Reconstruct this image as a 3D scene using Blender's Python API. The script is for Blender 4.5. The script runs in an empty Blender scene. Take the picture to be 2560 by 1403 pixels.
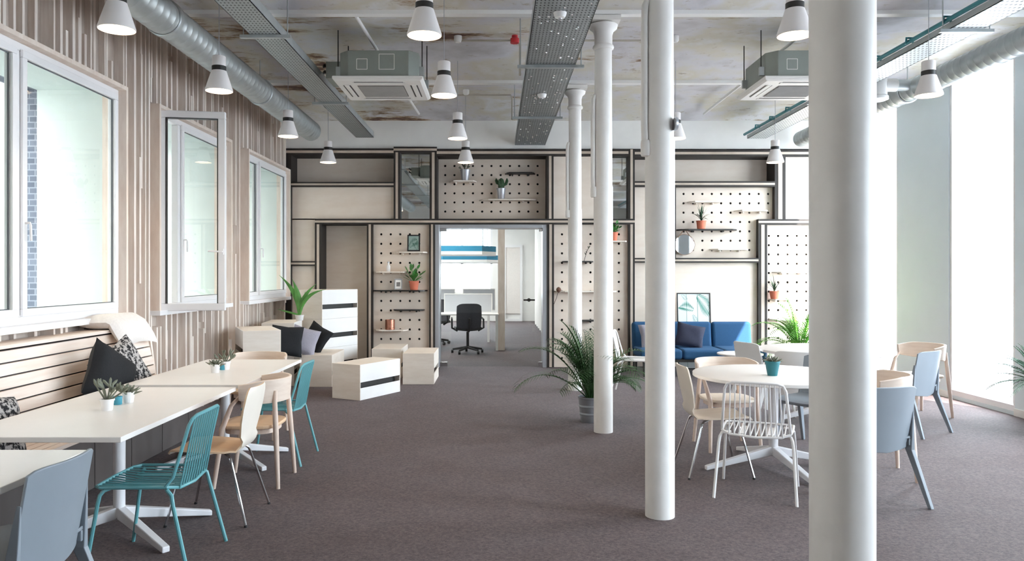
import bpy, bmesh, math, random
from mathutils import Vector, Matrix
R = math.radians
C = bpy.context.scene.collection
S = bpy.context.scene

# ------------------------------------------------------------------ camera, sky, sun, exposure
F, VX, VY, H = 1900.0, 1242.0, 685.0, 1.55          # focal length (px), vanishing point, eye height
def wx(px, Y): return (px - VX) / F * Y
def wz(py, Y): return H - (py - VY) / F * Y
cd = bpy.data.cameras.new('camera'); cam = bpy.data.objects.new('camera', cd); C.objects.link(cam)
cam.location = (0, 0, H); cam.rotation_euler = (R(90), 0, 0)
cd.sensor_width = 36; cd.lens = 36 * F / 2560
cd.shift_x = (1280 - VX) / 2560; cd.shift_y = -(701.5 - VY) / 2560
cd.clip_start = 0.05; cd.clip_end = 300
S.camera = cam

w = bpy.data.worlds.new('sky'); S.world = w; w.use_nodes = True
bg = w.node_tree.nodes['Background']
bg.inputs[0].default_value = (0.79, 0.905, 1.0, 1); bg.inputs[1].default_value = 18.0

sd = bpy.data.lights.new('sun', 'SUN'); sun = bpy.data.objects.new('sun', sd); C.objects.link(sun)
sd.energy = 26; sd.angle = R(0.6); sd.color = (1, 0.975, 0.94)
sun.rotation_euler = Vector((-1, 1.65, -1.65)).to_track_quat('-Z', 'Y').to_euler()

def portal(loc, rot, sx, sy):
    l = bpy.data.lights.new('daylight_portal', 'AREA'); l.shape = 'RECTANGLE'; l.size = sx; l.size_y = sy
    l.cycles.is_portal = True
    o = bpy.data.objects.new('daylight_portal', l); C.objects.link(o); o.location = loc; o.rotation_euler = rot
S.view_settings.view_transform = 'Standard'; S.view_settings.look = 'None'
S.view_settings.gamma = 1.0; S.view_settings.use_curve_mapping = False
S.view_settings.exposure = 0.24
S.cycles.use_denoising = True
S.cycles.max_bounces = 10; S.cycles.diffuse_bounces = 6; S.cycles.transparent_max_bounces = 16
S.cycles.caustics_reflective = False; S.cycles.caustics_refractive = False
S.cycles.sample_clamp_indirect = 8

# ------------------------------------------------------------------ materials
def lin(c):
    if isinstance(c, str):
        c = [int(c[i:i+2], 16) / 255 for i in (0, 2, 4)]
        c = [x / 12.92 if x <= 0.04045 else ((x + 0.055) / 1.055) ** 2.4 for x in c]
    return (c[0], c[1], c[2], 1)
def base(name):
    m = bpy.data.materials.new(name); m.use_nodes = True
    nt = m.node_tree; return m, nt, nt.nodes['Principled BSDF'], nt.nodes, nt.links
def noise(nt, scale, sc=(1, 1, 1), detail=4, rough=.55):
    tc = nt.nodes.new('ShaderNodeTexCoord'); mp = nt.nodes.new('ShaderNodeMapping'); n = nt.nodes.new('ShaderNodeTexNoise')
    mp.inputs['Scale'].default_value = sc; n.inputs['Scale'].default_value = scale
    n.inputs['Detail'].default_value = detail; n.inputs['Roughness'].default_value = rough
    nt.links.new(tc.outputs['Object'], mp.inputs[0]); nt.links.new(mp.outputs[0], n.inputs['Vector'])
    return n
def ramp(nt, fac, stops):
    r = nt.nodes.new('ShaderNodeValToRGB'); nt.links.new(fac, r.inputs[0])
    e = r.color_ramp.elements
    while len(e) < len(stops): e.new(0.5)
    for el, (p, c) in zip(e, stops): el.position = p; el.color = lin(c)
    return r
def mixc(nt, fac, a, b):
    m = nt.nodes.new('ShaderNodeMix'); m.data_type = 'RGBA'
    nt.links.new(fac, m.inputs[0])
    for i, v in ((6, a), (7, b)):
        if isinstance(v, str) or isinstance(v, tuple): m.inputs[i].default_value = lin(v)
        else: nt.links.new(v, m.inputs[i])
    return m.outputs[2]
def bump(nt, p, h, strength, dist=.01):
    b = nt.nodes.new('ShaderNodeBump'); b.inputs['Strength'].default_value = strength; b.inputs['Distance'].default_value = dist
    nt.links.new(h, b.inputs['Height']); nt.links.new(b.outputs[0], p.inputs['Normal'])
def M(name, c, rough=.5, metal=0, var=.06, scale=6, sc=(1, 1, 1), bmp=0, spec=None):
    m, nt, p, N, L = base(name)
    c = lin(c); n = noise(nt, scale, sc)
    lo = [max(0, x * (1 - var)) for x in c[:3]]; hi = [min(1, x * (1 + var)) for x in c[:3]]
    r = ramp(nt, n.outputs[0], [(.3, lo), (.7, hi)])
    L.new(r.outputs[0], p.inputs['Base Color'])
    p.inputs['Roughness'].default_value = rough; p.inputs['Metallic'].default_value = metal
    if spec is not None: p.inputs['Specular IOR Level'].default_value = spec
    if bmp: bump(nt, p, n.outputs[0], bmp)
    return m
def wood(name, a, b, sc=(1, 1, 12), scale=3, rough=.5):
    m, nt, p, N, L = base(name)
    n = noise(nt, scale, sc, 6, .6)
    r = ramp(nt, n.outputs[0], [(.32, a), (.68, b)])
    L.new(r.outputs[0], p.inputs['Base Color']); p.inputs['Roughness'].default_value = rough
    return m
def emit(name, c, s):
    m, nt, p, N, L = base(name)
    p.inputs['Base Color'].default_value = lin(c); p.inputs['Emission Color'].default_value = lin(c); p.inputs['Emission Strength'].default_value = s
    return m
def glass(name, tint=(1, 1, 1), refl=1.0):
    m = bpy.data.materials.new(name); m.use_nodes = True; nt = m.node_tree; N = nt.nodes; N.clear()
    o = N.new('ShaderNodeOutputMaterial'); t = N.new('ShaderNodeBsdfTransparent'); g = N.new('ShaderNodeBsdfGlossy'); mx = N.new('ShaderNodeMixShader'); f = N.new('ShaderNodeFresnel')
    t.inputs[0].default_value = (*tint, 1); g.inputs['Roughness'].default_value = .01; f.inputs[0].default_value = 1.45
    mul = N.new('ShaderNodeMath'); mul.operation = 'MULTIPLY'; mul.inputs[1].default_value = refl
    ge = N.new('ShaderNodeNewGeometry'); fr = N.new('ShaderNodeMath'); fr.operation = 'SUBTRACT'; fr.inputs[0].default_value = 1   # reflect at the outer face only
    nt.links.new(ge.outputs['Backfacing'], fr.inputs[1]); m2 = N.new('ShaderNodeMath'); m2.operation = 'MULTIPLY'
    nt.links.new(f.outputs[0], mul.inputs[0]); nt.links.new(mul.outputs[0], m2.inputs[0]); nt.links.new(fr.outputs[0], m2.inputs[1]); nt.links.new(m2.outputs[0], mx.inputs[0])
    nt.links.new(t.outputs[0], mx.inputs[1]); nt.links.new(g.outputs[0], mx.inputs[2]); nt.links.new(mx.outputs[0], o.inputs[0])
    return m

m_plaster = M('plaster_white', 'ecebe8', .7, var=.03, scale=3, bmp=.05)
m_reveal = M('reveal_paint', 'd6dfda', .8, var=.02)
m_white = M('white_paint', 'efeeec', .45, var=.02)
m_column = M('column_paint', 'e9e6e2', .4, var=.03, scale=9, bmp=.12)
m_pvc = M('window_white', 'eeedee', .35, var=.01)
m_pier = M('pier_paint', 'e0ebf1', .7, var=.02, scale=2)
m_slat = wood('slat_wood', 'dccdc2', 'efe6de', (14, 14, 1.2), 2, .6)
m_slatback = wood('slat_backing', 'b3a498', 'c8baaf', (3, 3, 1), 2, .65)  # slat wood again, darkened for the shade between the slats
m_boxwood = wood('window_box_wood', 'dfcdbf', 'efe2d6', (6, 6, 1.5), 2, .55)
m_bench = wood('bench_wood', 'e6d2c3', 'f3e6db', (10, 1, 14), 1.6, .5)
m_benchdark = M('bench_front', '5b5452', .7)
m_ply = wood('plywood_panel', 'e0cfbf', 'e9dccf', (1.2, 1, 4), 1.5, .6)
m_plybox = wood('crate_plywood', 'e4d8cb', 'f0e7dd', (1, 1, 5), 2.5, .55)
m_cratewhite = M('crate_white', 'f0eeec', .5, var=.02)
m_dark = M('dark_rail', '2c2622', .7, var=.1)
m_strip = wood('rail_edge', 'b7a797', 'c8b9ab', (1, 1, 1), 4, .6)
m_hole = M('hole_shade', '1d1a18', .9)
m_black = M('black_plastic', '1c1c1e', .5)
m_blackmetal = M('black_metal', '262422', .45)
m_table = M('table_laminate', 'f3eeea', .32, var=.01)
m_tmetal = M('table_steel_white', 'e4e3e6', .4, var=.02)
m_grey = M('grey_plastic', '889098', .45, var=.03)
m_whiteplastic = M('white_plastic', 'ecebea', .4, var=.02)
m_tealdark = M('teal_conduit', '3f8790', .35, .3, var=.06)
m_teal = M('teal_metal', '66a4ab', .35, var=.04)
m_wire = M('white_wire', 'efedec', .35, var=.02)
m_shellout = M('shell_laminate', 'ded5c9', .45, var=.03)
m_shellin = wood('shell_lamp_warm', 'dcb893', 'e6c7a6', (8, 1.5, 8), 3, .45)  # left seats: warm lamp glow put into the wood tone
m_shellpale = wood('shell_pale', 'e2d2c0', 'ecdfd0', (8, 1.5, 8), 3, .45)  # same seats without the lamp warmth in the colour
m_chrome = M('chrome', 'cfd0d2', .12, 1, var=.02)
m_alu = M('aluminium', 'b9bcc2', .35, .6, var=.03)
m_armwood = wood('chair_beech', 'd8bfae', 'e8d5c7', (10, 10, 2), 3, .5)
m_armback = wood('chair_back_beech', 'd8c4b4', 'e4d3c4', (2, 2, 12), 3, .5)
m_galv = M('galvanised_steel', 'b4babb', .42, .55, var=.08, scale=9)
m_acgrey = M('ac_casing', '8f958f', .55, .25, var=.05)
m_acwhite = M('ac_panel', 'e8e6e2', .4, var=.02)
m_shade = M('lamp_white', 'e9e4e2', .45, var=.02)
m_bulb = emit('lamp_glow', 'ffe2b8', 14)
m_navy = M('sofa_navy', '1c4a70', .85, var=.1, scale=120, bmp=.15)
m_navyd = M('cushion_navy', '23263a', .85, var=.12, scale=60)
m_blackcloth = M('cushion_black', '16181c', .9, var=.15, scale=60, bmp=.2)
m_greycloth = M('cushion_grey', '9d9aa6', .9, var=.08, scale=70, bmp=.2)
m_whitecloth = M('cushion_white', 'e9e3de', .9, var=.05, scale=50, bmp=.2)
m_terra = M('terracotta', 'd0755a', .7, var=.08)
m_tealpot = M('teal_pot', '1f6d76', .5, var=.05)
m_zinc = M('zinc_pot', 'b9bac0', .35, .6, var=.12)
m_zincdark = M('zinc_dull', '94969b', .4, .45, var=.1)
m_copper = M('copper', 'c98b74', .25, .9, var=.1)
m_soil = M('soil', '3a2a20', .95, var=.3, scale=40)
m_leaf = M('leaf_green', '3f7a35', .5, var=.3, scale=12)
m_palm = M('palm_green', '35592f', .5, var=.3, scale=9)
m_fern = M('fern_green', '6c8a76', .6, var=.2, scale=9)
m_palm2 = M('palm_bright', '63a03a', .5, var=.3, scale=9)
m_olive = M('succulent_olive', '6e7262', .6, var=.3, scale=20)
m_cactus = M('cactus_green', '2f4a2e', .7, var=.3, scale=40)
m_mint = M('agave_green', '5d9a4a', .45, var=.3, scale=5)
m_red = M('alarm_red', 'c03038', .4)
m_glass = glass('window_glass')
m_glassleft = glass('window_glass_green', (.955, .975, .972))
m_doorglass = glass('door_glass', (.93, .96, .96))
m_blue = M('acoustic_blue', '2e83a6', .8)
m_screen = M('screen_grey', 'c9ccd2', .85, var=.03)
m_gasket = M('gasket_grey', '5c6064', .6)
m_conduit = M('conduit_grey', 'b9b3a6', .5, .2)

def mat_pattern_cushion():
    m, nt, p, N, L = base('cushion_pattern')
    n = noise(nt, 38, (1, 1, 1), 3, .6)
    r = ramp(nt, n.outputs[0], [(.46, '1a1a1e'), (.56, 'b9b4b2')]); L.new(r.outputs[0], p.inputs['Base Color']); p.inputs['Roughness'].default_value = .9
    return m
m_pattern = mat_pattern_cushion()
def mat_carpet():
    m, nt, p, N, L = base('carpet')
    n = noise(nt, 55, (1, 1, 1), 8, .82); n2 = noise(nt, 2.2, (1, 1, 1), 4, .6)
    a = ramp(nt, n.outputs[0], [(.32, '2b2020'), (.68, '7b6967')])
    b = ramp(nt, n2.outputs[0], [(.3, 'efe8e6'), (.7, 'ffffff')])
    mm = N.new('ShaderNodeMix'); mm.data_type = 'RGBA'; mm.blend_type = 'MULTIPLY'; mm.inputs[0].default_value = 1
    L.new(a.outputs[0], mm.inputs[6]); L.new(b.outputs[0], mm.inputs[7]); L.new(mm.outputs[2], p.inputs['Base Color'])
    p.inputs['Roughness'].default_value = .8; p.inputs['Specular IOR Level'].default_value = .22
    p.inputs['Sheen Weight'].default_value = .09; p.inputs['Sheen Roughness'].default_value = .4; p.inputs['Sheen Tint'].default_value = (.75, .9, 1, 1)
    bump(nt, p, n.outputs[0], .5, .004)
    return m
m_carpet = mat_carpet()
def mat_ceiling():
    m, nt, p, N, L = base('old_ceiling')
    big = noise(nt, .8, (1, 1, 1), 5, .6); st = noise(nt, 1.1, (.45, 1.2, 1), 9, .72); fine = noise(nt, 9, (.6, 1, 1), 6, .7)
    c = ramp(nt, big.outputs[0], [(.28, 'b0adae'), (.44, 'd0ced2'), (.54, 'cec8ba'), (.62, 'dbdadb'), (.75, 'cbc2aa')])
    tc = N.new('ShaderNodeTexCoord'); sp_ = N.new('ShaderNodeSeparateXYZ'); L.new(tc.outputs['Object'], sp_.inputs[0])
    mr = N.new('ShaderNodeMapRange'); mr.inputs[1].default_value = 0.5; mr.inputs[2].default_value = -4.5; mr.inputs[3].default_value = 0; mr.inputs[4].default_value = .085; L.new(sp_.outputs[0], mr.inputs[0])
    ad = N.new('ShaderNodeMath'); L.new(st.outputs[0], ad.inputs[0]); L.new(mr.outputs[0], ad.inputs[1])
    st2 = ad.outputs[0]
    pk = ramp(nt, st2, [(.585, '000000'), (.64, 'ffffff')]); c2 = mixc(nt, pk.outputs[0], c.outputs[0], '9c8465')
    pk2 = ramp(nt, st2, [(.635, '000000'), (.665, 'ffffff')]); c3 = mixc(nt, pk2.outputs[0], c2, '61463a')
    sp = ramp(nt, fine.outputs[0], [(.60, '000000'), (.70, 'ffffff')]); c4 = mixc(nt, sp.outputs[0], c3, 'a89d8e')
    L.new(c4, p.inputs['Base Color']); p.inputs['Roughness'].default_value = .8
    bump(nt, p, st.outputs[0], .25, .02)
    return m
m_ceiling = mat_ceiling()
def mat_brick():
    m, nt, p, N, L = base('outer_brick')
    tc = N.new('ShaderNodeTexCoord'); mp = N.new('ShaderNodeMapping'); mp.inputs['Rotation'].default_value = (R(90), 0, 0)
    b = N.new('ShaderNodeTexBrick'); b.inputs['Scale'].default_value = 4.6
    b.inputs['Color1'].default_value = lin('5a606c'); b.inputs['Color2'].default_value = lin('6f7480'); b.inputs['Mortar'].default_value = lin('8d929a')
    b.inputs['Mortar Size'].default_value = .025
    L.new(tc.outputs['Object'], mp.inputs[0]); L.new(mp.outputs[0], b.inputs[0]); L.new(b.outputs[0], p.inputs['Base Color']); p.inputs['Roughness'].default_value = .9
    return m
m_brick = mat_brick()
def mat_perf(name, col, sx, sy, metal=.6):
    m, nt, p, N, L = base(name)
    tc = N.new('ShaderNodeTexCoord'); sep = N.new('ShaderNodeSeparateXYZ'); L.new(tc.outputs['Object'], sep.inputs[0])
    outs = []
    for i, s in ((0, sx), (1, sy)):
        a = N.new('ShaderNodeMath'); a.operation = 'MULTIPLY'; a.inputs[1].default_value = s; L.new(sep.outputs[i], a.inputs[0])
        f = N.new('ShaderNodeMath'); f.operation = 'FRACT'; L.new(a.outputs[0], f.inputs[0])
        d = N.new('ShaderNodeMath'); d.operation = 'SUBTRACT'; d.inputs[1].default_value = .5; L.new(f.outputs[0], d.inputs[0])
        q = N.new('ShaderNodeMath'); q.operation = 'POWER'; q.inputs[1].default_value = 2; L.new(d.outputs[0], q.inputs[0]); outs.append(q)
    ad = N.new('ShaderNodeMath'); L.new(outs[0].outputs[0], ad.inputs[0]); L.new(outs[1].outputs[0], ad.inputs[1])
    lt = N.new('ShaderNodeMath'); lt.operation = 'LESS_THAN'; lt.inputs[1].default_value = .05; L.new(ad.outputs[0], lt.inputs[0])
    n = noise(nt, 12); r = ramp(nt, n.outputs[0], [(.3, [x * .85 for x in lin(col)[:3]]), (.7, lin(col)[:3])])
    L.new(mixc(nt, lt.outputs[0], r.outputs[0], '2c3032'), p.inputs['Base Color'])
    p.inputs['Roughness'].default_value = .4; p.inputs['Metallic'].default_value = metal
    return m
m_perf = mat_perf('perforated_steel', 'a6adaf', 32, 18)
m_perfw = mat_perf('perforated_lit', 'd5dada', 26, 14, .3)  # steel tray bed with window light put into its pale tone
def mat_mirror(name, col, rough=.02):
    m, nt, p, N, L = base(name)
    n = noise(nt, 4); r = ramp(nt, n.outputs[0], [(.3, [x * .97 for x in col]), (.7, col)]); L.new(r.outputs[0], p.inputs['Base Color'])
    p.inputs['Metallic'].default_value = 1; p.inputs['Roughness'].default_value = rough
    return m
m_mirror = mat_mirror('tinted_mirror', (.84, .88, .86)); m_mirror2 = mat_mirror('clear_mirror', (.85, .87, .88))

# ------------------------------------------------------------------ mesh helpers
class MB:
    def __init__(s): s.bm = bmesh.new(); s.mi = 0
    def face(s, vs):
        try: f = s.bm.faces.new(vs); f.material_index = s.mi; return f
        except ValueError: return None
    def hexa(s, p):       # 8 points: bottom 4 ccw, top 4 ccw
        v = [s.bm.verts.new(q) for q in p]
        for i in ((0, 3, 2, 1), (4, 5, 6, 7), (0, 1, 5, 4), (1, 2, 6, 5), (2, 3, 7, 6), (3, 0, 4, 7)): s.face([v[k] for k in i])
        return s
    def box(s, x0, x1, y0, y1, z0, z1):
        return s.hexa([(x0, y0, z0), (x1, y0, z0), (x1, y1, z0), (x0, y1, z0), (x0, y0, z1), (x1, y0, z1), (x1, y1, z1), (x0, y1, z1)])
    def obox(s, c, size, rz=0, rx=0, ry=0):
        m = Matrix.Translation(c) @ Matrix.Rotation(rz, 4, 'Z') @ Matrix.Rotation(ry, 4, 'Y') @ Matrix.Rotation(rx, 4, 'X')
        a, b, d = [q / 2 for q in size]
        return s.hexa([m @ Vector(q) for q in ((-a, -b, -d), (a, -b, -d), (a, b, -d), (-a, b, -d), (-a, -b, d), (a, -b, d), (a, b, d), (-a, b, d))])
    def tube(s, pts, r, n=8, closed=False, cap=True):
        pts = [Vector(p) for p in pts]; k = len(pts)
        rs = r if isinstance(r, (list, tuple)) else [r] * k
        rings = []; up = None
        for i in range(k):
            if closed: t = pts[(i + 1) % k] - pts[i - 1]
            else: t = pts[min(i + 1, k - 1)] - pts[max(i - 1, 0)]
            t.normalize()
            if up is None:
                up = Vector((0, 0, 1)) if abs(t.z) < .9 else Vector((1, 0, 0))
            a = (up - t * up.dot(t)).normalized(); b = t.cross(a); up = a
            rings.append([s.bm.verts.new(pts[i] + (a * math.cos(q) + b * math.sin(q)) * rs[i]) for q in [2 * math.pi * j / n for j in range(n)]])
        for i in range(k if closed else k - 1):
            A, B = rings[i], rings[(i + 1) % k]
            for j in range(n): s.face([A[j], A[(j + 1) % n], B[(j + 1) % n], B[j]])
        if cap and not closed:
            s.face(rings[0][::-1]); s.face(rings[-1])
        return s
    def lathe(s, prof, n=24, c=(0, 0, 0), axis='z', cap=True):
        rings = []
        for r, z in prof:
            ring = []
            for j in range(n):
                q = 2 * math.pi * j / n; u, v = r * math.cos(q), r * math.sin(q)
                p = (u, v, z) if axis == 'z' else ((u, z, v) if axis == 'y' else (z, u, v))
                ring.append(s.bm.verts.new((p[0] + c[0], p[1] + c[1], p[2] + c[2])))
            rings.append(ring)
        for A, B in zip(rings, rings[1:]):
            for j in range(n): s.face([A[j], A[(j + 1) % n], B[(j + 1) % n], B[j]])
        if cap:
            s.face(rings[0][::-1]); s.face(rings[-1])
        return s
    def prism(s, poly, z0, z1, f=None):
        f = f or (lambda x, y, z: (x, y, z))
        a = [s.bm.verts.new(f(x, y, z0)) for x, y in poly]; b = [s.bm.verts.new(f(x, y, z1)) for x, y in poly]; n = len(poly)
        s.face(a[::-1]); s.face(b)
        for i in range(n): s.face([a[i], a[(i + 1) % n], b[(i + 1) % n], b[i]])
        return s
    def sheet(s, fn, nu, nv, t, m_top=0, m_bot=0):   # thick curved sheet, fn(u,v) with u,v in 0..1
        P = [[Vector(fn(i / nu, j / nv)) for j in range(nv + 1)] for i in range(nu + 1)]
        Nn = [[None] * (nv + 1) for _ in range(nu + 1)]
        for i in range(nu + 1):
            for j in range(nv + 1):
                du = P[min(i + 1, nu)][j] - P[max(i - 1, 0)][j]; dv = P[i][min(j + 1, nv)] - P[i][max(j - 1, 0)]
                Nn[i][j] = du.cross(dv).normalized()
        A = [[s.bm.verts.new(P[i][j] + Nn[i][j] * t / 2) for j in range(nv + 1)] for i in range(nu + 1)]
        B = [[s.bm.verts.new(P[i][j] - Nn[i][j] * t / 2) for j in range(nv + 1)] for i in range(nu + 1)]
        for i in range(nu):
            for j in range(nv):
                s.mi = m_top; s.face([A[i][j], A[i + 1][j], A[i + 1][j + 1], A[i][j + 1]])
                s.mi = m_bot; s.face([B[i][j], B[i][j + 1], B[i + 1][j + 1], B[i + 1][j]])
        for i in range(nu):
            for j in (0, nv): s.face([A[i][j], B[i][j], B[i + 1][j], A[i + 1][j]])
        for j in range(nv):
            for i in (0, nu): s.face([A[i][j], A[i][j + 1], B[i][j + 1], B[i][j]])
        s.mi = 0; return s
    def leaf(s, p, d, up, L, wd, droop=.3, seg=4, tip=True):
        p = Vector(p); d = Vector(d).normalized(); side = d.cross(Vector(up))
        if side.length < 1e-4: side = d.cross(Vector((1, 0, 0)))
        side.normalize(); prev = None
        for i in range(seg + 1):
            t = i / seg; ww = wd * (math.sin(math.pi * min(1, .15 + .85 * t)) if tip else (1 - t) ** .6) * .5
            if i == seg: ww = wd * .03
            a = s.bm.verts.new(p + side * ww); b = s.bm.verts.new(p - side * ww)
            if prev: s.face([prev[0], a, b, prev[1]])
            prev = (a, b); p = p + d * (L / seg); d = (d + Vector((0, 0, -1)) * droop / seg).normalized()
        return s
    def xf(s, m):
        bmesh.ops.transform(s.bm, matrix=m, verts=s.bm.verts[:]); return s
    def build(s, name, mat, parent=None, smooth=False, bevel=0, world=True, seg=2):
        me = bpy.data.meshes.new(name)
        bmesh.ops.recalc_face_normals(s.bm, faces=s.bm.faces[:])
        if parent is not None:
            if world: bmesh.ops.translate(s.bm, vec=-org(parent), verts=s.bm.verts[:])
            off = Vector((0, 0, 0))
        else:
            xs = [v.co for v in s.bm.verts]
            off = Vector(((min(v.x for v in xs) + max(v.x for v in xs)) / 2, (min(v.y for v in xs) + max(v.y for v in xs)) / 2, min(v.z for v in xs)))
            bmesh.ops.translate(s.bm, vec=-off, verts=s.bm.verts[:])
        s.bm.to_mesh(me); s.bm.free()
        for mm in (mat if isinstance(mat, (list, tuple)) else [mat]): me.materials.append(mm)
        o = bpy.data.objects.new(name, me); C.objects.link(o); o.location = off
        if parent is not None: o.parent = parent
        if smooth:
            for f in me.polygons: f.use_smooth = True
            me.set_sharp_from_angle(angle=R(40))
        if bevel:
            b = o.modifiers.new('bevel', 'BEVEL'); b.width = bevel; b.segments = seg; b.limit_method = 'ANGLE'; b.angle_limit = R(40)
        return o
def org(o):
    v = Vector((0, 0, 0))
    while o is not None: v += Vector(o.location); o = o.parent
    return v
def tag(o, label=None, cat=None, group=None, kind=None):
    if label: o['label'] = label
    if cat: o['category'] = cat
    if group: o['group'] = group
    if kind: o['kind'] = kind
    return o
def thing(name, label, cat, loc=(0, 0, 0), rz=0, group=None, kind=None):
    o = bpy.data.objects.new(name, None); C.objects.link(o); o.location = loc; o.rotation_euler = (0, 0, rz); o.empty_display_size = .1
    return tag(o, label, cat, group, kind)
def struct(name, mb, mat, label, cat, **k):
    return tag(mb.build(name, mat, **k), label, cat, None, 'structure')
def dup(root, loc, rz, label, group=None):
    r = root.copy(); C.objects.link(r); r.location = loc; r.rotation_euler = (0, 0, rz); r['label'] = label
    if group: r['group'] = group
    def kids(o, n):
        for ch in list(o.children):
            if ch == n or ch.parent != o: continue
            c = ch.copy(); C.objects.link(c); c.parent = n; kids(ch, c)
    kids(root, r); return r
def face_rz(dx, dy): return math.atan2(-dx, dy)     # +Y local turned to (dx,dy)

def rect_frame(mb, plane, d0, d1, a0, a1, z0, z1, q, q2=None):
    '''four bars without overlaps; plane 'yz' (d = x, a = y) or 'xz' (d = y, a = x)'''
    q2 = q2 or q
    for u0, u1, w0, w1 in ((a0, a1, z0, z0 + q2), (a0, a1, z1 - q2, z1), (a0, a0 + q, z0 + q2, z1 - q2), (a1 - q, a1, z0 + q2, z1 - q2)):
        if plane == 'yz': mb.box(d0, d1, u0, u1, w0, w1)
        else: mb.box(u0, u1, d0, d1, w0, w1)
    return mb

# ------------------------------------------------------------------ room shell
XL, XR, YB, ZC = -3.50, 5.66, 12.55, 4.08
Y0, Y1 = -5.0, 25.0
struct('floor', MB().box(-5, 7, Y0, 26, -.1, 0), m_carpet, 'mottled grey brown carpet floor', 'floor')
# ceiling: shallow brick vaults between beams
beams = [12.65 - 2.65 * k for k in range(8)]
mb = MB(); prev = None; rise = .14
for k in range(7):
    a, b = beams[k + 1], beams[k]
    for i in range(13):
        t = i / 12; y = b + (a - b) * t; z = ZC + rise * math.sin(math.pi * t) ** .8
        v = (mb.bm.verts.new((XL - .7, y, z)), mb.bm.verts.new((XR + .4, y, z)), mb.bm.verts.new((XL - .7, y, ZC + .5)), mb.bm.verts.new((XR + .4, y, ZC + .5)))
        if prev and i > 0:
            mb.face([prev[0], prev[1], v[1], v[0]]); mb.face([prev[2], v[2], v[3], prev[3]])
        prev = v
struct('ceiling', mb, m_ceiling, 'peeling vaulted brick ceiling with yellowed patches', 'ceiling', smooth=True)
for k, y in enumerate(beams[1:7]):
    tag(MB().box(XL, XR, y - .045, y + .045, ZC - .03, ZC + .12).build('ceiling_beam', m_white), 'white painted ceiling beam, %s from the far wall' % ['first', 'second', 'third', 'fourth', 'fifth', 'sixth'][k], 'beam', 'ceiling beams', 'structure')

# left wall with three visible windows (and two more behind the camera)
LW = [-.63, 2.12, 4.87, 7.62, 10.36]; LWW = 2.10; ZS, ZH = 1.15, 3.26
def wall_with_holes(mb, x0, x1, y0, y1, z0, z1, holes):
    y = y0
    for a, b, c, d in sorted(holes):
        mb.box(x0, x1, y, a, z0, z1)
        if c > z0: mb.box(x0, x1, a, b, z0, c)
        if d < z1: mb.box(x0, x1, a, b, d, z1)
        y = b
    mb.box(x0, x1, y, y1, z0, z1); return mb
hl = [(a + .03, a + LWW - .03, ZS + .03, ZH - .03) for a in LW]
struct('wall_left', wall_with_holes(MB(), -4.2, -3.56, Y0, 13.0, 0, 4.3, hl), m_reveal, 'thick white plastered left wall with window reveals', 'wall')
struct('wall_left_brick', wall_with_holes(MB(), -4.34, -4.2, Y0, 13.0, 0, 4.8, hl), m_brick, 'grey brick outer skin seen through the left windows', 'wall')
struct('trim_slat_backing', wall_with_holes(MB(), -3.559, -3.53, Y0, 13.0, 0, 4.2, hl), m_slatback, 'wooden backing board darkened for the shade behind the vertical slats', 'wall cladding')
rnd = random.Random(5)
mb = MB(); y = -1.0
while y < 12.5:
    wd = rnd.choice([.022, .028, .028, .035, .04]); dp = rnd.choice([.035, .05, .07, .085, .10])
    zr = []
    win = [a for a in LW if a - .03 < y + wd and y < a + LWW + .03]
    spans = [(0.0, ZS - .01), (ZH + .01, 4.12)] if win else [(0.0, 4.12)]
    for a, b in spans:
        z = a
        while z < b - .02:
            q = rnd.random()
            e = b if q < .3 else min(b, z + rnd.uniform(.2, 1.3))
            if b - e < .1: e = b
            if rnd.random() < .8 or z == a: zr.append((z, e))
            z = e
            if rnd.random() < .6: z += rnd.uniform(.1, .6)
    for a, b in zr:
        mb.box(-3.53, -3.53 + dp + rnd.uniform(-.004, .004), y, y + wd, a, b)
        if rnd.random() < .3: mb.box(-3.53, -3.53 + dp * .6, y + wd, y + wd + .028, a, a + (b - a) * rnd.uniform(.3, .8))
    y += wd + rnd.choice([.03, .045, .06, .075, .09, .12])
struct('trim_slats', mb, m_slat, 'pale vertical timber slats of random length on left wall', 'wall cladding')

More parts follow.
